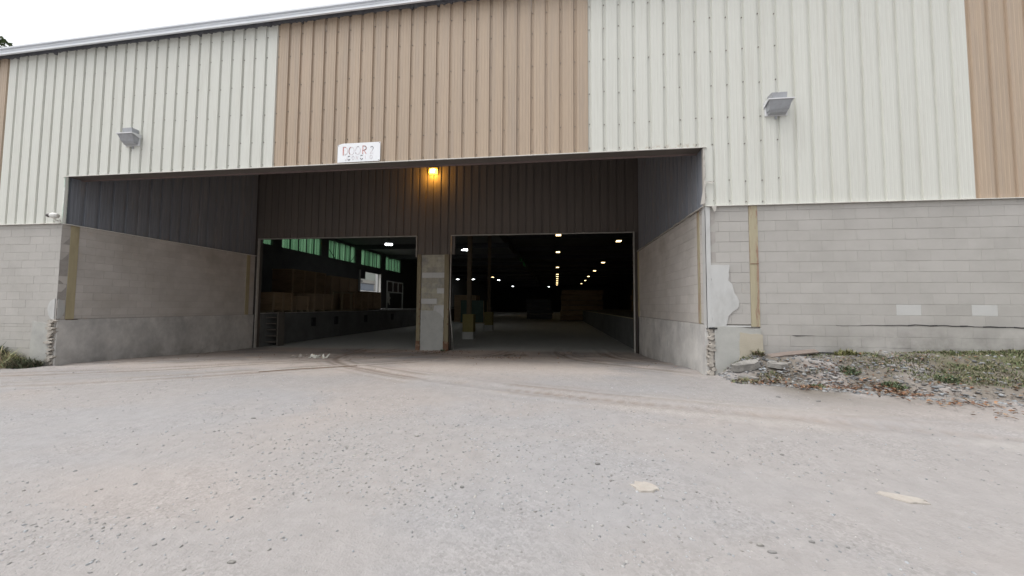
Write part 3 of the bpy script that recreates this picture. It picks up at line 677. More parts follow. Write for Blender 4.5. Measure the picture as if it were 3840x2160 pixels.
# security camera at the left corner of the bay
al.scale = (.82, .82, .72)
sc = thing('security_camera', 'small white security camera at the left corner of the bay', 'security camera', (-12.54, -.03, 3.66)); sc.scale = (.82, .82, .82)
q = MB(); q.box(-.07, .09, -.03, .0, -.13, -.06); q.tube([(.02, -.02, -.09), (.03, -.09, -.08), (.03, -.11, -.02)], .025, 8); q.build('bracket', PLASW, sc)
d_ = Vector((-.93, -.36, -.0)).normalized(); c0 = Vector((.05, -.11, .05))
q = MB()
prof = [(-.085, .03), (-.07, .062), (-.03, .086), (.02, .092), (.07, .086), (.10, .074)]
for (ta, ra), (tb, rb) in zip(prof[:-1], prof[1:]): q.tube([c0+d_*ta, c0+d_*tb], ra, 18, rb)
q.build('housing', PLASW, sc)
q = MB()
prof = [(.102, .066), (.16, .062), (.20, .045), (.225, .018)]
for (ta, ra), (tb, rb) in zip(prof[:-1], prof[1:]): q.tube([c0+d_*ta, c0+d_*tb], ra, 16, rb)
q.build('lens', BLACKG, sc)
# hand lettered door sign
sg = thing('door_sign', 'white DOOR 2 sign with worn red lettering fixed to the tan siding', 'sign', (-4.465, -.035, 4.985))
q = MB(); n = 14
top = [(-.515+1.03*k/n, .215-(.035 if k == 0 else .012 if k == 1 else 0)) for k in range(n+1)]
q.prism([(-.515, -.225), (.50, -.222), (.515, -.20)]+top[::-1], 0.0, .006)
q.build('board', SIGNW, sg)
def stroke(q, pts, w, y=-.003):
    pts = [Vector((p[0], 0, p[1])) for p in pts]
    for a_, b_ in zip(pts[:-1], pts[1:]):
        d = (b_-a_).normalized(); nn = Vector((-d.z, 0, d.x))*w/2; e = d*w*.25
        P = [a_-nn-e, b_-nn+e, b_+nn+e, a_+nn-e]; i = len(q.v)
        q.v += [(p.x, y, p.z) for p in P]+[(p.x, y+.003, p.z) for p in P]
        q.f += [(i, i+1, i+2, i+3), (i, i+4, i+5, i+1), (i+1, i+5, i+6, i+2), (i+2, i+6, i+7, i+3), (i+3, i+7, i+4, i)]
def arc(cx, cz, rx, rz2, a0, a1, n=9): return [(cx+rx*math.cos(math.radians(a0+(a1-a0)*k/n)), cz+rz2*math.sin(math.radians(a0+(a1-a0)*k/n))) for k in range(n+1)]
# letter boxes: D at -.385..-.28, O -.245..-.11, O -.07...06, R .085...17, 2 .27...345 ; z -.055...135
q = MB(); stroke(q, [(-.375, -.055), (-.375, .13)], .026); stroke(q, [(-.372, .128), (-.315, .125)], .018)
o = q.build('letter', INKR, sg)
q = MB(); stroke(q, arc(-.325, .035, .05, .085, 75, -90), .014); stroke(q, [(-.37, -.05), (-.32, -.05)], .012); q.build('letter_ghost', INKP, sg)
q = MB(); stroke(q, arc(-.175, .035, .062, .09, 110, 235), .018); q.build('letter', INKR, sg)
q = MB(); stroke(q, arc(-.175, .035, .062, .09, 235, 470), .012); q.build('letter_ghost', INKP, sg)
q = MB(); stroke(q, arc(-.02, .04, .058, .088, 60, 400, 16), .011); q.build('letter_ghost', INKP, sg)
for st_ in ([(-.075, -.012), (-.068, -.03)], [(-.03, .128), (-.005, .128)], arc(.315, .075, .034, .042, 150, -20)):
    q = MB(); stroke(q, st_, .012); q.build('letter', INKG, sg)
q = MB(); stroke(q, arc(.315, .075, .034, .042, -20, -70, 4)+[(.275, -.04)], .011); stroke(q, [(.275, -.04), (.345, -.036)], .011); q.build('letter_ghost', INKP, sg)
q = MB(); stroke(q, [(.095, -.045), (.100, .135)], .019); stroke(q, [(.095, .138)]+arc(.135, .087, .045, .047, 80, -80)+[(.105, .035)], .019); stroke(q, [(.125, .035), (.178, -.045)], .019); q.build('letter', INKR, sg)
def glyph(strokes, w, m):
    q = MB()
    for p in strokes: stroke(q, p, w)
    return q.build('letter' if m is INKG else 'letter_ghost', m, sg)
glyph([arc(-.232, -.128, .026, .045, 150, 40)], .013, INKG); glyph([arc(-.232, -.135, .026, .045, 200, 340)], .015, INKG)
glyph([arc(.075, -.120, .028, .045, 150, 50)], .013, INKG); glyph([arc(.075, -.127, .028, .045, 200, 330)], .015, INKG); glyph([[(-.325, -.172), (-.30, -.172)]], .009, INKG)
glyph([[(-.285, -.085), (-.285, -.17), (-.26, -.17)]], .010, INKP); glyph([arc(-.135, -.128, .028, .045, 0, 360, 12)], .010, INKP); glyph([[(-.06, -.17), (-.06, -.09), (-.02, -.17), (-.02, -.09)]], .010, INKP)
glyph([[(.16, -.165), (.16, -.085)]], .010, INKP); glyph([arc(.30, -.125, .03, .04, 0, 360, 12)], .009, INKP)
for (xx, zz) in ((-.495, .165), (.495, .195), (.49, -.20)):
    MB().tube([(xx, -.006, zz), (xx, .004, zz)], .010, 8).build('screw', INKG, sg)

# ------------------------------------------------------------------ inside the warehouse
ld = thing('loading_dock', 'raised concrete loading dock along the left inside the warehouse', 'loading dock')
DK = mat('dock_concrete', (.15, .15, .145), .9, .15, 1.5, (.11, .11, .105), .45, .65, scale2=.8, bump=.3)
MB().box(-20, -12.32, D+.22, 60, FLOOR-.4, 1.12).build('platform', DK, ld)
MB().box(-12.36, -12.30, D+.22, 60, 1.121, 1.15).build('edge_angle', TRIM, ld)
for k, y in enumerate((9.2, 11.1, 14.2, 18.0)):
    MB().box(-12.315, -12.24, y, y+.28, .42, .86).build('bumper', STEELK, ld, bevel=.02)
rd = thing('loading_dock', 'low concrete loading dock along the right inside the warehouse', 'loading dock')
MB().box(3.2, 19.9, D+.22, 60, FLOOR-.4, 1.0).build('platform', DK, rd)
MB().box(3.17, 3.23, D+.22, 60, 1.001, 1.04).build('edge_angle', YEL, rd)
STEPD = mat('dark_step_wood', (.13, .115, .10), .9, .15, 4)
# steps against the left dock just inside the door
sp = thing('steps', 'dark wooden steps against the left dock just inside the door', 'steps', (-12.10, 6.55, FLOOR))
for sx in (-.27, .27): MB().box(sx-.03, sx+.03, -.10, .25, 0, 2.0 if False else 1.45).build('stringer', STEPD, sp)
for k in range(5): MB().box(-.25, .25, -.16, .20, .16+.26*k, .20+.26*k).build('tread', STEPD, sp)
# wooden rail post standing on the dock beside the steps
def crate(name, label, cat, x0, x1, y0, y1, z0, h, m, slats=3, group=None):
    t_ = thing(name, label, cat, ((x0+x1)/2, (y0+y1)/2, z0), 0, group)
    w, d = (x1-x0)/2, (y1-y0)/2
    MB().box(-w+.03, w-.03, -d+.03, d-.03, .10, h-.02).build('body', m, t_)
    for k in range(slats):
        y = -d+.06+(2*d-.12)*k/max(1, slats-1)
        MB().box(w-.028, w+.012, y-.05, y+.05, .1, h).build('batten', CARD, t_)
    MB().box(-w, w, -d, d, h-.02, h+.02).build('lid', m, t_)
    for k in (-1, 0, 1): MB().box(-w, w, k*(d-.06)-.05, k*(d-.06)+.05, 0, .098).build('skid', WOODB, t_)
    return t_
Z0 = 1.122
gcr = 'crates and boxes lined up on the left dock'
crate('wooden_crate', 'brown wooden crate nearest the door on the left dock', 'crate', -14.2, -13.1, 7.6, 8.9, Z0, .95, WOODA, 3, gcr)
crate('wooden_crate', 'small low crate second from the door on the left dock', 'crate', -14.1, -13.2, 9.2, 10.2, Z0, .8, CARD, 2, gcr)
crate('wooden_crate', 'tall plywood crate behind the low row on the left dock', 'crate', -16.2, -14.9, 11.0, 14.0, Z0, 2.4, WOODA, 4, gcr)
crate('wooden_crate', 'wide plywood crate beside the tall one on the left dock', 'crate', -16.0, -14.8, 14.3, 17.6, Z0, 2.3, CARD, 4, gcr)
crate('wooden_crate', 'brown battened crate in front of the tall plywood crate', 'crate', -14.3, -13.2, 10.6, 12.3, Z0, .98, CARD, 3, gcr)
crate('wooden_crate', 'broad crate right of the empty timber frame on the dock', 'crate', -14.4, -13.3, 14.75, 16.5, Z0, 1.25, WOODA, 3, gcr)
crate('wooden_crate', 'far squat crate towards the bright side opening', 'crate', -15.6, -14.5, 18.2, 20.6, Z0, 1.42, WOODA, 3, gcr)
fr = thing('timber_frame', 'empty pale timber frame standing on the edge of the left dock', 'frame', (-13.45, 13.6, Z0))
for y in (-.98, -.05, .98): MB().box(-.05, .05, y-.05, y+.05, 0, 1.2).build('post', WOODB, fr)
for z in (.04, 1.16): MB().box(-.049, .049, -.93, -.10, z-.045, z+.045).build('rail', WOODB, fr); MB().box(-.049, .049, 0, .93, z-.045, z+.045).build('rail', WOODB, fr)
rk = thing('window_rack', 'white framed rack of panes standing on the left dock', 'rack', (-14.5, 23.2, Z0))
for y in (-1.55, -.5, .55, 1.55): MB().box(-.04, .04, y-.045, y+.045, 0 if abs(y) > 1 else 1.5, 2.5).build('upright', FRAMEW, rk)
for z in (1.52, 2.46): MB().box(-.039, .039, -1.5, 1.5, z-.045, z+.045).build('rail', FRAMEW, rk)
for y in (-1.03, .02, 1.05): MB().box(-.012, .012, y-.46, y+.46, 1.57, 2.41).build('pane', BLACKG, rk)
# crumpled sheet
cs = thing('plastic_sheet', 'crumpled pale plastic sheet hanging beside the pane rack', 'sheet', (-14.3, 21.4, 1.9))
q = MB(); r = random.Random(3)
P = [[(r.uniform(-.06, .06), -.22+.11*i+r.uniform(-.05, .05)+.05*j, .65-.14*j+r.uniform(-.04, .04)) for i in range(5)] for j in range(8)]
for j in range(7):
    for i in range(4):
        if (i, j) in ((0, 0), (3, 6), (0, 6), (3, 5)): continue
        q.poly([P[j][i], P[j][i+1], P[j+1][i+1], P[j+1][i]])
q.build('sheet', TARP, cs)
for k, (x, y) in enumerate(((-15.0, 8.0), (-15.3, 9.2))):
    dt = thing('drum', 'dark blue drum behind the crate nearest the door' if k == 0 else 'dark blue drum behind the small low crate', 'drum', (x, y, Z0), 0, 'drums on the left dock')
    q = MB(); q.tube([(0, 0, 0), (0, 0, .3), (0, 0, .62), (0, 0, .9)], .3, 20); q.build('body', DRUM, dt)
    for z in (.3, .6): MB().tube([(0, 0, z-.02), (0, 0, z+.02)], .315, 20).build('hoop', DRUM, dt)
# columns with yellow guards down the middle
COLS = [11.45, 18.5]
ords = ['nearest the doors', 'farther inside, right of the near one']
c0_ = thing('steel_column', 'x', 'column', (-4.7, COLS[0], FLOOR), 0, 'columns with yellow guards inside the warehouse')
q = MB(); q.box(-.11, .11, -.11, -.095, 0, 7.8); q.box(-.11, .11, .095, .11, 0, 7.8); q.box(-.008, .008, -.095, .095, 0, 7.8); q.build('shaft', SHAFT, c0_)
q = MB(); q.prism([(-.27, -.27), (.27, -.27), (.30, -.24), (.30, .24), (.27, .27), (-.27, .27), (-.30, .24), (-.30, -.24)], .38, 1.32, 'z'); q.build('guard', BOLLY, c0_)
q = MB(); q.prism([(-.28, -.28), (.28, -.28), (.31, -.25), (.31, .25), (.28, .28), (-.28, .28), (-.31, .25), (-.31, -.25)], 0, .378, 'z'); q.build('guard_base', GPLASTER, c0_)
for k, y in enumerate(COLS):
    o = c0_ if k == 0 else copy_tree(c0_)
    o.location = (-4.7 if k != 1 else -4.95, y, FLOOR); o['label'] = 'steel column with yellow concrete guard, '+ords[k]
# ceiling lamps
def lamp_proto(name, m, n):
    t_ = thing(name, 'x', 'ceiling lamp')
    MB().box(-.22, .22, -.31, .31, .03, .10).build('housing', STEELD, t_)
    for k in range(n):
        x = -.135+.27*k/(n-1); MB().box(x-.052, x+.052, -.27, .27, -.01, .029).build('tube', m, t_)
    MB().tube([(0, 0, .1), (0, 0, 1.2)], .012, 6).build('hanger', STEELD, t_)
    return t_
ordn = ['first', 'second', 'third', 'fourth', 'fifth', 'sixth', 'seventh', 'eighth', 'ninth', 'tenth']
warm0 = lamp_proto('ceiling_lamp', WARM, 3)
first = True
mid = [20.06, 28.85, 43.2, 54.3, 58.9, 64.1, 69.9, 75.2, 80.2, 85.6]
rgt = [(5.19, 23.1), (5.8, 38.0), (5.85, 48.5), (5.84, 59.0), (6.05, 69.3), (6.0, 80.1)]
for k, y in enumerate(mid):
    o = warm0 if first else copy_tree(warm0); first = False
    o.location = (.15, y, 7.0); o['group'] = 'warm lamps in the middle row'; o['label'] = 'warm ceiling lamp in the middle column, %s from the top' % ordn[k]
for k, (x, y) in enumerate(rgt):
    o = copy_tree(warm0); o.location = (x, y, 7.0); o['group'] = 'warm lamps in the right row'; o['label'] = 'warm ceiling lamp in the right slanting row, %s from the top' % ordn[k]
o = copy_tree(warm0); o.location = (-11.3, 55.1, 6.6); o['group'] = 'warm lamps in the left aisle'; o['label'] = 'small warm ceiling lamp right of the second yellow column'
cool0 = lamp_proto('ceiling_lamp', COOL, 3)
for ch in [c for c in bpy.data.objects if c.parent == cool0 and c.name.startswith('hanger')]: ch.scale = (1, 1, .6)
lft = [((-13.99, 20.73, 6.6), 'large white ceiling lamp seen through the left door'), ((-8.22, 24.07, 6.6), 'large white ceiling lamp beside the pillar in the right door'),
       ((-11.43, 62.4, 6.6), 'small white ceiling lamp right of the warm lamp in the left aisle'), ((-11.3, 84.5, 6.6), 'faint white ceiling lamp deep in the left aisle'),
       ((-16.0, 60.0, 6.6), 'small white ceiling lamp low beside the first yellow column'), ((-2.0, 85.8, 6.6), 'tiny white ceiling lamp left of the middle lamp column'),
       ((-18.0, 56.0, 6.3), 'small white ceiling lamp close to the pillar edge')]
for k, (l, lab) in enumerate(lft):
    o = cool0 if k == 0 else copy_tree(cool0)
    o.location = l; o.rotation_euler = (0, 0, .5 if k < 2 else 0); o.scale = (1.5, 1.5, 1) if k < 2 else (1.1, 1.1, 1); o['group'] = 'white lamps in the left aisle'; o['label'] = lab
# clerestory windows in the far left wall
corr = MB()
def green_window(y0, y1, label):
    t_ = thing('green_window', label, 'window', (-20.15, (y0+y1)/2, 6.49), 0, 'green translucent windows high on the left')
    h = (y1-y0)/2; n = int((y1-y0)/.05); v = []; f = []
    for k in range(n+1):
        y = -h+2*h*k/n; x = .02*math.sin(k*math.pi/2+.4)
        v += [(x, y, -.79), (x, y, .79)]
    f = [(2*k, 2*k+2, 2*k+3, 2*k+1) for k in range(n)]
    q = MB(); q.v = v; q.f = f; q.build('sheet', GREEN, t_)
    for k in range(1, 5):
        y = -h+2*h*k/5; MB().box(.03, .08, y-.035, y+.035, -.79, .79).build('mullion', STEELD, t_)
    return t_, h
labs = ['green window sliver cut off by the left door edge', 'widest green corrugated window, second along', 'green corrugated window with two braces, third along', 'low green window partly hidden behind a beam', 'farthest green window nearest the pillar']
for (y0, y1), lab in zip(WN, labs):
    t_, h = green_window(y0, y1, lab)
    if lab.startswith('green corrugated'):
        MB().tube([(.2, -h, -.1), (.2, -h+.9, -.85)], .03, 6).build('brace', STEELD, t_); MB().tube([(.2, h, .1), (.2, h-1.1, -.85)], .03, 6).build('brace', STEELD, t_)
GLS = mat('pale_sheet', (.5, .52, .5), .5, .1, 3)
for (y0, y1), lab in zip(ST, ['nearest slit of light in the roof step', 'tall middle slit of light in the roof step', 'farthest slit of light in the roof step']):
    t_ = thing('roof_window', lab, 'window', (-4.95, (y0+y1)/2, 7.95), 0, 'slit windows in the roof step')
    MB().box(-.004, .004, -(y1-y0)/2, (y1-y0)/2, -.25, .25).build('sheet', GREEN, t_)
# side opening in the left wall, its frame and the building beyond it
so = thing('side_door', 'bright open side doorway in the far left wall', 'door', (-20, 28.8, 1.12))
for y in (-2.2, 2.17): MB().box(-.1, .12, y-.09, y+.09, 0, 4.0).build('jamb', FRAMEW, so)
MB().box(-.1, .12, -2.1, 2.07, 3.86, 4.0).build('head', STEELD, so)
MB().box(.02, .10, -2.1, -1.2, 3.1, 3.85).build('door_leaf', STEELD, so)
nb = thing('neighbour_building', 'pale neighbouring building with a grey door seen through the side doorway', 'building', (-36, 45, -.3))
MB().box(-8, 0, -14, 24, 0, 6.6).build('wall', FARWALL, nb)
MB().box(-7.9, .06, -14.1, 24.1, 6.6, 8.0).build('upper_wall', FARTOP, nb)
MB().box(.0, .05, 6.4, 14.1, 4.56, 5.8).build('door', FARDOOR, nb)
MB().box(.0, .12, 6.3, 14.3, 5.8, 5.95).build('door_head', STEELD, nb)
MB().box(.0, .35, -14, 24, 3.3, 4.5).build('base_band', FARBASE, nb)
MB().box(.0, .06, 8.6, 10.0, 6.1, 6.4).build('vent', STEELD, nb)
for y in (14.6, 16.4): MB().box(0, .3, y, y+.7, 4.5, 7.9).build('pier', FARBASE, nb)
# stacked stock deep inside, right door
def stack(label, x0, x1, y, z0, n, h, m, group):
    t_ = thing('lumber_stack', label, 'stack', ((x0+x1)/2, y, z0), 0, group)
    w = (x1-x0)/2; z = 0
    for k in range(n):
        a_ = rng.uniform(-.15, .15)
        MB().box(-w+a_, w+a_, -1.2, 1.2, z+.08, z+.08+h).build('layer', m, t_)
        for s in (-.7, .7): MB().box(w*s-.05, w*s+.05, -1.21, 1.21, z, z+.078).build('bearer', WOODB, t_)
        z += h+.08
stack('wide stack of dark timber deep behind the right door', .6, 5.6, 38, FLOOR, 6, .55, WOODA, 'stacks deep inside the warehouse')
stack('lower stack of dark stock left of the wide one', -4.0, -.6, 42, FLOOR, 4, .6, STEELD, 'stacks deep inside the warehouse')
stack('stack on the right dock beyond the door jamb', 7.0, 12.0, 26, 1.0, 4, .45, WOODA, 'stacks deep inside the warehouse')
crate('wooden_crate', 'brown crate behind the first yellow column', 'crate', -11.0, -8.6, 30, 32, FLOOR, 2.9, WOODA, 3)
crate('wooden_crate', 'dark green bin between the two yellow columns', 'bin', -9.6, -7.2, 27.5, 29.3, FLOOR, 2.3, mat('green_bin', (.05, .08, .065), .7, .15, 3), 2)

# ------------------------------------------------------------------ things lying on the ground
def hull(q, c, rx, ry, h, n, r, flat=.6, M=None):
    """flat lump: irregular outline at the ground, smaller one on top"""
    a0 = r.random()*6
    A = []; B = []; Cc = []
    for k in range(n):
        t_ = 2*math.pi*k/n+a0+r.uniform(-.25, .25); s = r.uniform(.75, 1.1)
        A.append((c[0]+rx*s*math.cos(t_), c[1]+ry*s*math.sin(t_), c[2]-.02))
        B.append((c[0]+rx*s*.93*math.cos(t_), c[1]+ry*s*.93*math.sin(t_), c[2]+h*r.uniform(.5, .8)))
        Cc.append((c[0]+rx*s*flat*math.cos(t_), c[1]+ry*s*flat*math.sin(t_), c[2]+h*r.uniform(.85, 1.1)))
    i = len(q.v); q.v += A+B+Cc
    for R in (0, n):
        for k in range(n): q.f.append((i+R+k, i+R+(k+1) % n, i+R+n+(k+1) % n, i+R+n+k))
    q.f.append(tuple(i+2*n+k for k in range(n)))
r = random.Random(21)
def lump(name, label, cat, x, y, rx, ry, h, m, n=9, group=None, flat=.6, rz=0):
    q = MB(); hull(q, (0, 0, 0), rx, ry, h, n, r, flat)
    o = q.build(name, m, None, (x, y, gzs(x, y)), rz); tag(o, label, cat, group)
    if name == 'rubble_slab': o.rotation_euler = (r.uniform(.1, .3), r.uniform(-.28, .28), r.uniform(-.4, .4))
    return o
lump('pale_slab', 'pale ragged flat patch in the gravel below the bay centre', 'slab', .72, -4.35, .115, .085, .012, PALEM, 18, flat=.88)
lump('pale_slab', 'smooth pale oval patch in the gravel at lower right', 'slab', 2.67, -4.28, .17, .07, .012, PALEM, 16, flat=.9, rz=-.35)
stones = [(1.27, -4.98, .045, .03, .035, 0, 'pale stone in the foreground right of centre'), (1.31, -5.04, .05, .025, .025, 1, 'flat dark stone beside the pale foreground stone'),
          (-3.86, -3.27, .06, .03, .03, 1, 'dark scrap of stone left of centre in the yard'), (-1.55, -3.57, .06, .035, .03, 0, 'brownish stone alone in mid yard'),
          (.38, -4.0, .05, .035, .04, 1, 'dark stone left of the ragged pale patch'), (-2.17, -3.92, .05, .05, .012, 0, 'flat round grey stone in the gravel'),
          (-.77, -4.55, .03, .03, .035, 1, 'small dark round stone near the frame centre'), (-1.87, -5.55, .05, .03, .03, 0, 'grey stone near the bottom edge left of centre'),
          (3.31, -1.59, .07, .035, .04, 1, 'dark stone out in the yard below the right corner'), (3.74, -1.77, .06, .035, .04, 1, 'dark stone further right in the open yard'),
          (1.62, -4.9, .035, .025, .03, 1, 'dark pebble right of the pale foreground stone'), (2.2, -3.6, .04, .03, .03, 1, 'dark stone above the smooth pale patch')]
for (x, y, a_, b_, h, dk, lab) in stones: lump('stone', lab, 'stone', x, y, a_*.58, b_*.5, h*.42, STONED if dk else STONE, 8, 'loose stones in the yard')
# debris by the doors
lump('rubble_slab', 'broken concrete slab tilted against the footing of the right corner', 'slab', 3.50, -.30, .25, .13, .10, STONE, 7, 'broken slabs by the right corner', .93)
lump('rubble_slab', 'lower broken concrete lump in the weeds at the right corner', 'slab', 3.44, -.52, .20, .09, .05, STONE, 7, 'broken slabs by the right corner', .9)
lump('rubble_slab', 'small broken slab right of the tilted one', 'slab', 3.98, -.40, .20, .12, .06, STONE, 6, 'broken slabs by the right corner', .92)
q = MB(); q.prism([(-.42, -.0), (.42, .0), (.43, .022), (-.1, .03), (-.42, .02)], -.06, .06); o = q.build('board', BOARDW, None, (4.40, -.13, gzs(4.40, -.13)+.035), .05); o.rotation_euler = (.35, -.13, .04); tag(o, 'weathered board lying at the foot of the right block wall', 'board')
q = MB(); q.box(-.30, .30, -.03, .03, .0, .02); o = q.build('steel_bar', STEELK, None, (5.1, -.06, gzs(5.1, -.06)+.035)); tag(o, 'thin black steel bar on the gravel at the wall foot', 'bar')
def scrap(name, label, cat, x, y, n, m, s, seed):
    r_ = random.Random(seed); q = MB()
    for k in range(n):
        a_ = r_.uniform(0, 3.1); l = s*r_.uniform(.4, 1); w = s*r_.uniform(.05, .18); cx, cy = r_.uniform(-s, s), r_.uniform(-s*.4, s*.4)
        d = Vector((math.cos(a_), math.sin(a_), 0)); nn = Vector((-d.y, d.x, 0)); c = Vector((cx, cy, .01)); z = r_.uniform(.02, .10)
        P = [c-d*l/2-nn*w, c+d*l/2-nn*w*.6, c+d*l/2+nn*w, c-d*l/2+nn*w*.8]
        P[1].z += z; P[2].z += z*.6
        i = len(q.v); q.v += [tuple(p) for p in P]+[(p.x, p.y, p.z+.012) for p in P]
        q.f += [tuple(i+k2 for k2 in f) for f in ((0,3,2,1),(4,5,6,7),(0,1,5,4),(1,2,6,5),(2,3,7,6),(3,0,4,7))]
    o = q.build(name, m, None, (x, y, gzs(x, y))); tag(o, label, cat)
scrap('rag', 'torn pale rag flattened on the bay floor before the left door', 'rag', -6.95, 2.3, 9, TARP, .28, 3)
scrap('rag', 'second smaller pale rag left of the torn one in the bay', 'rag', -7.75, 2.5, 5, PALEM, .22, 4)
scrap('scrap_pile', 'small heap of grey scrap wood at the right door threshold', 'scrap', -1.40, 4.4, 9, BOARDW, .35, 5)
scrap('scrap_pile', 'flat grey scrap further right on the door threshold', 'scrap', .35, 5.2, 6, BOARDW, .30, 6)
q = MB(); r = random.Random(9); pts = [(-6.35+1.62*k/14, -.47+1.05*(k/14)+r.uniform(-.015, .015)) for k in range(15)]
for k in range(14):
    w = .012+.02*(k/14); (xa, ya), (xb, yb) = pts[k], pts[k+1]; za, zb_ = gzs(xa, ya)+.012, gzs(xb, yb)+.012
    q.poly([(xa, ya-w, za-.01), (xb, yb-w, zb_-.01), (xb, yb, zb_+.006), (xa, ya, za+.006)]); q.poly([(xa, ya, za+.006), (xb, yb, zb_+.006), (xb, yb+w, zb_-.012), (xa, ya+w, za-.012)])
o = q.build('steel_strip', mat('brown_strip', (.13, .095, .07), .9, .3, 8), None); tag(o, 'thin brown seam in the ground before the left door', 'strip')  # dark seam in the ground, built as a thin raised strip

# gravel: thousands of small stones, denser in patches
ico = np.array([(0, .53, .85), (0, -.53, .85), (0, .53, -.85), (0, -.53, -.85), (.53, .85, 0), (-.53, .85, 0), (.53, -.85, 0), (-.53, -.85, 0), (.85, 0, .53), (-.85, 0, .53), (.85, 0, -.53), (-.85, 0, -.53)])
icf = np.array([(0,1,8),(0,9,1),(0,8,4),(0,5,9),(0,4,5),(1,6,8),(1,9,7),(1,7,6),(2,10,3),(2,3,11),(2,4,10),(2,11,5),(2,5,4),(3,10,6),(3,7,11),(3,6,7),(4,8,10),(5,11,9),(6,10,8),(7,9,11)])
def pebbles(name, x, y, size, col, label):
    n = len(x)
    th = nrg.uniform(0, 6.28, n); c, s = np.cos(th), np.sin(th)
    sh = nrg.uniform(.6, 1.15, (n, 12, 1))*ico[None]*np.stack([nrg.uniform(.8, 1.4, n), nrg.uniform(.6, 1.0, n), nrg.uniform(.35, .75, n)], 1)[:, None, :]
    v = np.empty_like(sh); v[..., 0] = sh[..., 0]*c[:, None]-sh[..., 1]*s[:, None]; v[..., 1] = sh[..., 0]*s[:, None]+sh[..., 1]*c[:, None]; v[..., 2] = sh[..., 2]
    v *= size[:, None, None]
    z = gz(x, y)
    v[..., 0] += x[:, None]; v[..., 1] += y[:, None]; v[..., 2] += (z+size*.02)[:, None]
    f = (icf[None]+(np.arange(n)*12)[:, None, None]).reshape(-1, 3)
    o = npmesh(name, v.reshape(-1, 3), f, PEB, np.repeat(col, 12, 0)); o['kind'] = 'stuff'; o['label'] = label; return o
def pcol(n, lo, hi, warm=.03):
    t_ = nrg.uniform(0, 1, n)**1.5; b_ = lo+(hi-lo)*t_
    w = nrg.uniform(-warm, warm, n); return np.stack([b_*(1+w*2), b_, b_*(1-w*2)], 1)
N_ = 60000
yy = -6.2+ (nrg.uniform(0, 1, N_)**1.45)*7.2; half_ = (yy+7.6)*1.62+.4
xx = nrg.uniform(-1, 1, N_)*half_-(yy+7.5)*.125
den = sstep(.44, .66, fbm(xx*.55+5, yy*.9, 61))*.9+sstep(.5, .7, fbm(xx*2.2, yy*2.6, 63))*.45+.12
den = den*(.30+.95*np.exp(-((xx+1.3)/2.8)**2-((yy+3.7)/1.4)**2))
keep = (nrg.uniform(0, 1, N_) < den) & ((yy < -.4) | ((xx > XL+.2) & (xx < XR-.1))) & (track_dist(xx, yy) > .12)
xx, yy = xx[keep], yy[keep]; n = len(xx)
sz = .0030+.0115*nrg.uniform(0, 1, n)**4.2+.0025*sstep(-6, -1, yy)
pebbles('gravel', xx, yy, sz, pcol(n, .195, .38), 'loose gravel scattered over the yard')
# coarser stones of the bank at right
n = 9000; bx_ = nrg.uniform(3.1, 11, n); bw_ = .7+.40*np.clip(bx_-3.2, 0, 8); by_ = -bw_*nrg.uniform(0, 1, n)**.8*.98-.05
kp = nrg.uniform(0, 1, n) < (.25+.75*sstep(7.5, 4.5, bx_))
bx_, by_ = bx_[kp], by_[kp]; n = len(bx_)
pebbles('rubble', bx_, by_, .009+.040*nrg.uniform(0, 1, n)**3, pcol(n, .12, .32), 'crushed stone on the bank below the right wall')
# leaves
def leaves(name, x, y, size, label, cols):
    n = len(x); th = nrg.uniform(0, 6.28, n); tl = nrg.uniform(-.5, .5, n); cl = nrg.uniform(.1, .6, n)
    base = np.array([(-1, 0), (-.3, -.55), (.5, -.45), (1.1, 0), (.5, .45), (-.3, .55)])
    v = np.zeros((n, 6, 3)); v[..., 0] = base[None, :, 0]; v[..., 1] = base[None, :, 1]
    v[..., 2] = np.abs(base[None, :, 1])*cl[:, None]*1.5+base[None, :, 0]*tl[:, None]
    v *= size[:, None, None]
    c, s = np.cos(th)[:, None], np.sin(th)[:, None]
    X = v[..., 0]*c-v[..., 1]*s; Y = v[..., 0]*s+v[..., 1]*c; v[..., 0] = X+x[:, None]; v[..., 1] = Y+y[:, None]
    v[..., 2] += (gz(x, y)+size*.55+nrg.uniform(0, .02, n))[:, None]
    f = np.array([(0, 1, 2, 3), (0, 3, 4, 5)])[None]+(np.arange(n)*6)[:, None, None]
    cc = np.array(cols)[nrg.integers(0, len(cols), n)]*nrg.uniform(.7, 1.25, (n, 1))
    o = npmesh(name, v.reshape(-1, 3), f.reshape(-1, 4), LEAFD, np.repeat(cc, 6, 0)); o['kind'] = 'stuff'; o['label'] = label
lc = [(.21, .105, .062), (.17, .09, .058), (.25, .145, .085), (.15, .10, .07), (.29, .20, .13)]
cl_ = [(4.1, -1.0, .20, .08, 70), (4.75, -.95, .40, .12, 110), (5.2, -1.25, .36, .16, 200), (5.5, -1.75, .4, .14, 60), (4.5, -.55, .6, .25, 110), (6.4, -1.1, .9, .5, 90), (3.6, -.70, .4, .15, 80), (5.6, -.5, 1.2, .3, 110), (6.0, -2.1, .7, .22, 60)]
lx = np.concatenate([nrg.normal(c[0], c[2]*.6, c[4]) for c in cl_]); ly = np.concatenate([nrg.normal(c[1], c[3]*.7, c[4]) for c in cl_])
k_ = ly < -.06; lx, ly = lx[k_], ly[k_]
leaves('leaf_litter', lx, ly, nrg.uniform(.014, .034, len(lx)), 'dry orange brown leaves drifted along the bank at right', lc)
lx = np.concatenate([nrg.normal(-4.2, .55, 130), nrg.normal(-1.6, .35, 60), nrg.uniform(-12, 2.5, 110)]); ly = np.concatenate([nrg.normal(5.2, .35, 130), nrg.normal(3.2, .2, 60), nrg.uniform(.8, 5.7, 110)])
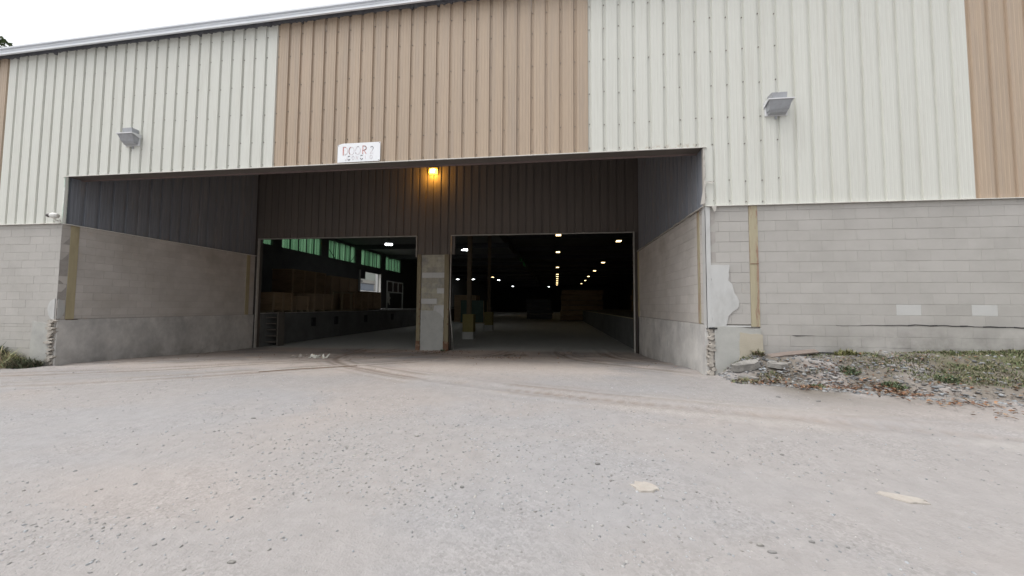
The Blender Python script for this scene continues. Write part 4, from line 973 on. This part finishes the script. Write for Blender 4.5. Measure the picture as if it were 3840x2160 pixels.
k_ = (ly < D-.1); leaves('leaf_litter', lx[k_], ly[k_], nrg.uniform(.015, .035, k_.sum()), 'dry leaf scraps blown about the bay floor', lc[:4])
# grass and weeds
def blades(name, x, y, h, cols, label=None, kind='stuff', parent=None, spread=.5, w=.006, z=None):
    n = len(x); th = nrg.uniform(0, 6.28, n); ln = nrg.uniform(.2, 1.0, n)*spread
    dx, dy = np.cos(th), np.sin(th); z = gz(x, y) if z is None else z
    px, py = -dy, dx
    ww = w*nrg.uniform(.6, 1.4, n)
    def at(t_, k):
        return np.stack([x+dx*h*ln*t_**1.6+px*ww*k, y+dy*h*ln*t_**1.6+py*ww*k, z+h*t_*(1-.35*ln*t_)], 1)
    v = np.stack([at(0, 1), at(0, -1), at(.5, .8), at(.5, -.8), at(1, .12), at(1, -.12)], 1).reshape(-1, 3)
    f = (np.array([(0, 1, 3, 2), (2, 3, 5, 4)])[None]+(np.arange(n)*6)[:, None, None]).reshape(-1, 4)
    cc = np.array(cols)[nrg.integers(0, len(cols), n)]*nrg.uniform(.7, 1.3, (n, 1))
    o = npmesh(name, v, f, GRASS, np.repeat(cc, 6, 0)); o['kind'] = kind
    if label: o['label'] = label
    return o
gcols = [(.11, .145, .065), (.15, .17, .085), (.20, .19, .11), (.10, .13, .06), (.25, .21, .14)]
n = 46000; gx_ = nrg.uniform(3.2, 11, n); gy_ = -nrg.uniform(0.02, 1, n)*(.35+.26*np.clip(gx_-3.4, 0, 8))
dn = sstep(4.0, 7.4, gx_)*.95*sstep(.38, .56, fbm(gx_*1.8, gy_*2.4, 71))+.16*sstep(.5, .62, fbm(gx_*2.5, gy_*3, 73))
k_ = nrg.uniform(0, 1, n) < dn
blades('grass', gx_[k_], gy_[k_], nrg.uniform(.02, .065, k_.sum()), gcols, 'short patchy grass on the bank below the right wall', spread=1.5, w=.005)
def weed(x, y, n, rad, h, label, cols, group='weeds along the walls', leafy=True):
    a_ = nrg.uniform(0, 6.28, n); rr = rad*np.sqrt(nrg.uniform(0, 1, n)); wx = x+rr*np.cos(a_); wy = y+rr*np.sin(a_)*.6
    hh = h*nrg.uniform(.35, 1, n)*(1-.45*rr/rad)
    o = blades('weed_clump', wx, np.minimum(wy, -.02) if y < 0 else wy, hh, cols, kind='thing', spread=1.3, w=.011 if leafy else .006)
    del o['kind']; tag(o, label, 'weed', group)
oc = [(.36, .37, .22), (.45, .42, .27), (.54, .47, .32), (.24, .29, .16), (.26, .21, .16)]
gc = [(.09, .14, .08), (.13, .165, .09), (.16, .165, .095)]
weed(-14.15, -.16, 520, .38, .62, 'dark green leafy weed at the far left wall', gc)
weed(-13.50, -.28, 620, .55, .50, 'olive bushy weeds against the left block wall', oc)
weed(-12.85, -.26, 520, .36, .40, 'low dark weed beside the broken left corner', [(.09, .10, .06), (.12, .10, .07), (.07, .09, .05)])
weed(-14.0, -.62, 420, .55, .22, 'dry straw coloured weed in front of the left heap', [(.38, .31, .2), (.33, .27, .17), (.25, .21, .13)])
oc = [(.17, .18, .10), (.22, .21, .12), (.26, .22, .14), (.13, .15, .08), (.20, .15, .11)]
weed(3.30, -.66, 200, .22, .13, 'olive weed at the foot of the broken right corner', oc)
weed(3.75, -.58, 150, .20, .12, 'yellowish weed in front of the broken slabs', oc)
weed(3.80, -.14, 120, .10, .20, 'small weed between footing and broken slabs', oc)
weed(5.0, -.62, 160, .16, .12, 'dark green weed among leaves on the bank', gc)
weed(5.35, -1.0, 160, .16, .12, 'green weed in the leaf drift on the bank', gc)
weed(4.25, -.98, 120, .12, .09, 'small dark green weed at the edge of the bank', gc)
weed(6.15, -.95, 160, .16, .12, 'green weed near the right leaf scatter', gc)
weed(5.25, -.18, 200, .18, .17, 'pale yellow green weed by the black steel bar', [(.2, .19, .09), (.16, .17, .07)])
weed(-4.28, 5.70, 60, .09, .16, 'tiny green weed at the foot of the pillar', gc)
# tree far beyond the left end of the roof
tr = thing('tree', 'leafy treetop showing just above the roof edge at far left', 'tree', (-31.9, 8.0, -.05))
q = MB(); q.tube([(0, 0, 0), (.1, 0, 4), (-.1, .1, 8), (.1, 0, 12), (0, 0, 15.8)], .30, 10, .04)
for k in range(14):
    a_ = k*2.4; z = 5+k*.75; l = 3.4*(1-(z-5)/13)
    q.tube([(0, 0, z), (l*.5*math.cos(a_), l*.5*math.sin(a_), z+.7), (l*math.cos(a_), l*math.sin(a_), z+1.2)], .07, 5, .015)
q.build('trunk', BARK, tr)
n = 9000; z_ = nrg.uniform(4.6, 16.6, n); ra = 3.7*np.sqrt(np.clip(1-((z_-9)/7.7)**2, 0, 1))*nrg.uniform(.3, 1, n)**.5
a_ = nrg.uniform(0, 6.28, n); lx, ly = ra*np.cos(a_), ra*np.sin(a_)
k_ = fbm(lx*.9+20+z_*.4, ly*.9+z_*1.1, 81) > .44
lx, ly, z_ = lx[k_], ly[k_], z_[k_]; n = len(lx)
dirs = nrg.normal(size=(n, 2, 3)); dirs /= np.linalg.norm(dirs, axis=2, keepdims=True)
c_ = np.stack([lx, ly, z_], 1); s_ = .13
v = np.stack([c_-dirs[:, 0]*s_, c_+dirs[:, 1]*s_*.6, c_+dirs[:, 0]*s_, c_-dirs[:, 1]*s_*.6], 1).reshape(-1, 3)
f = np.arange(n*4).reshape(-1, 4)
o = npmesh('crown', v, f, LEAFT); o.parent = tr
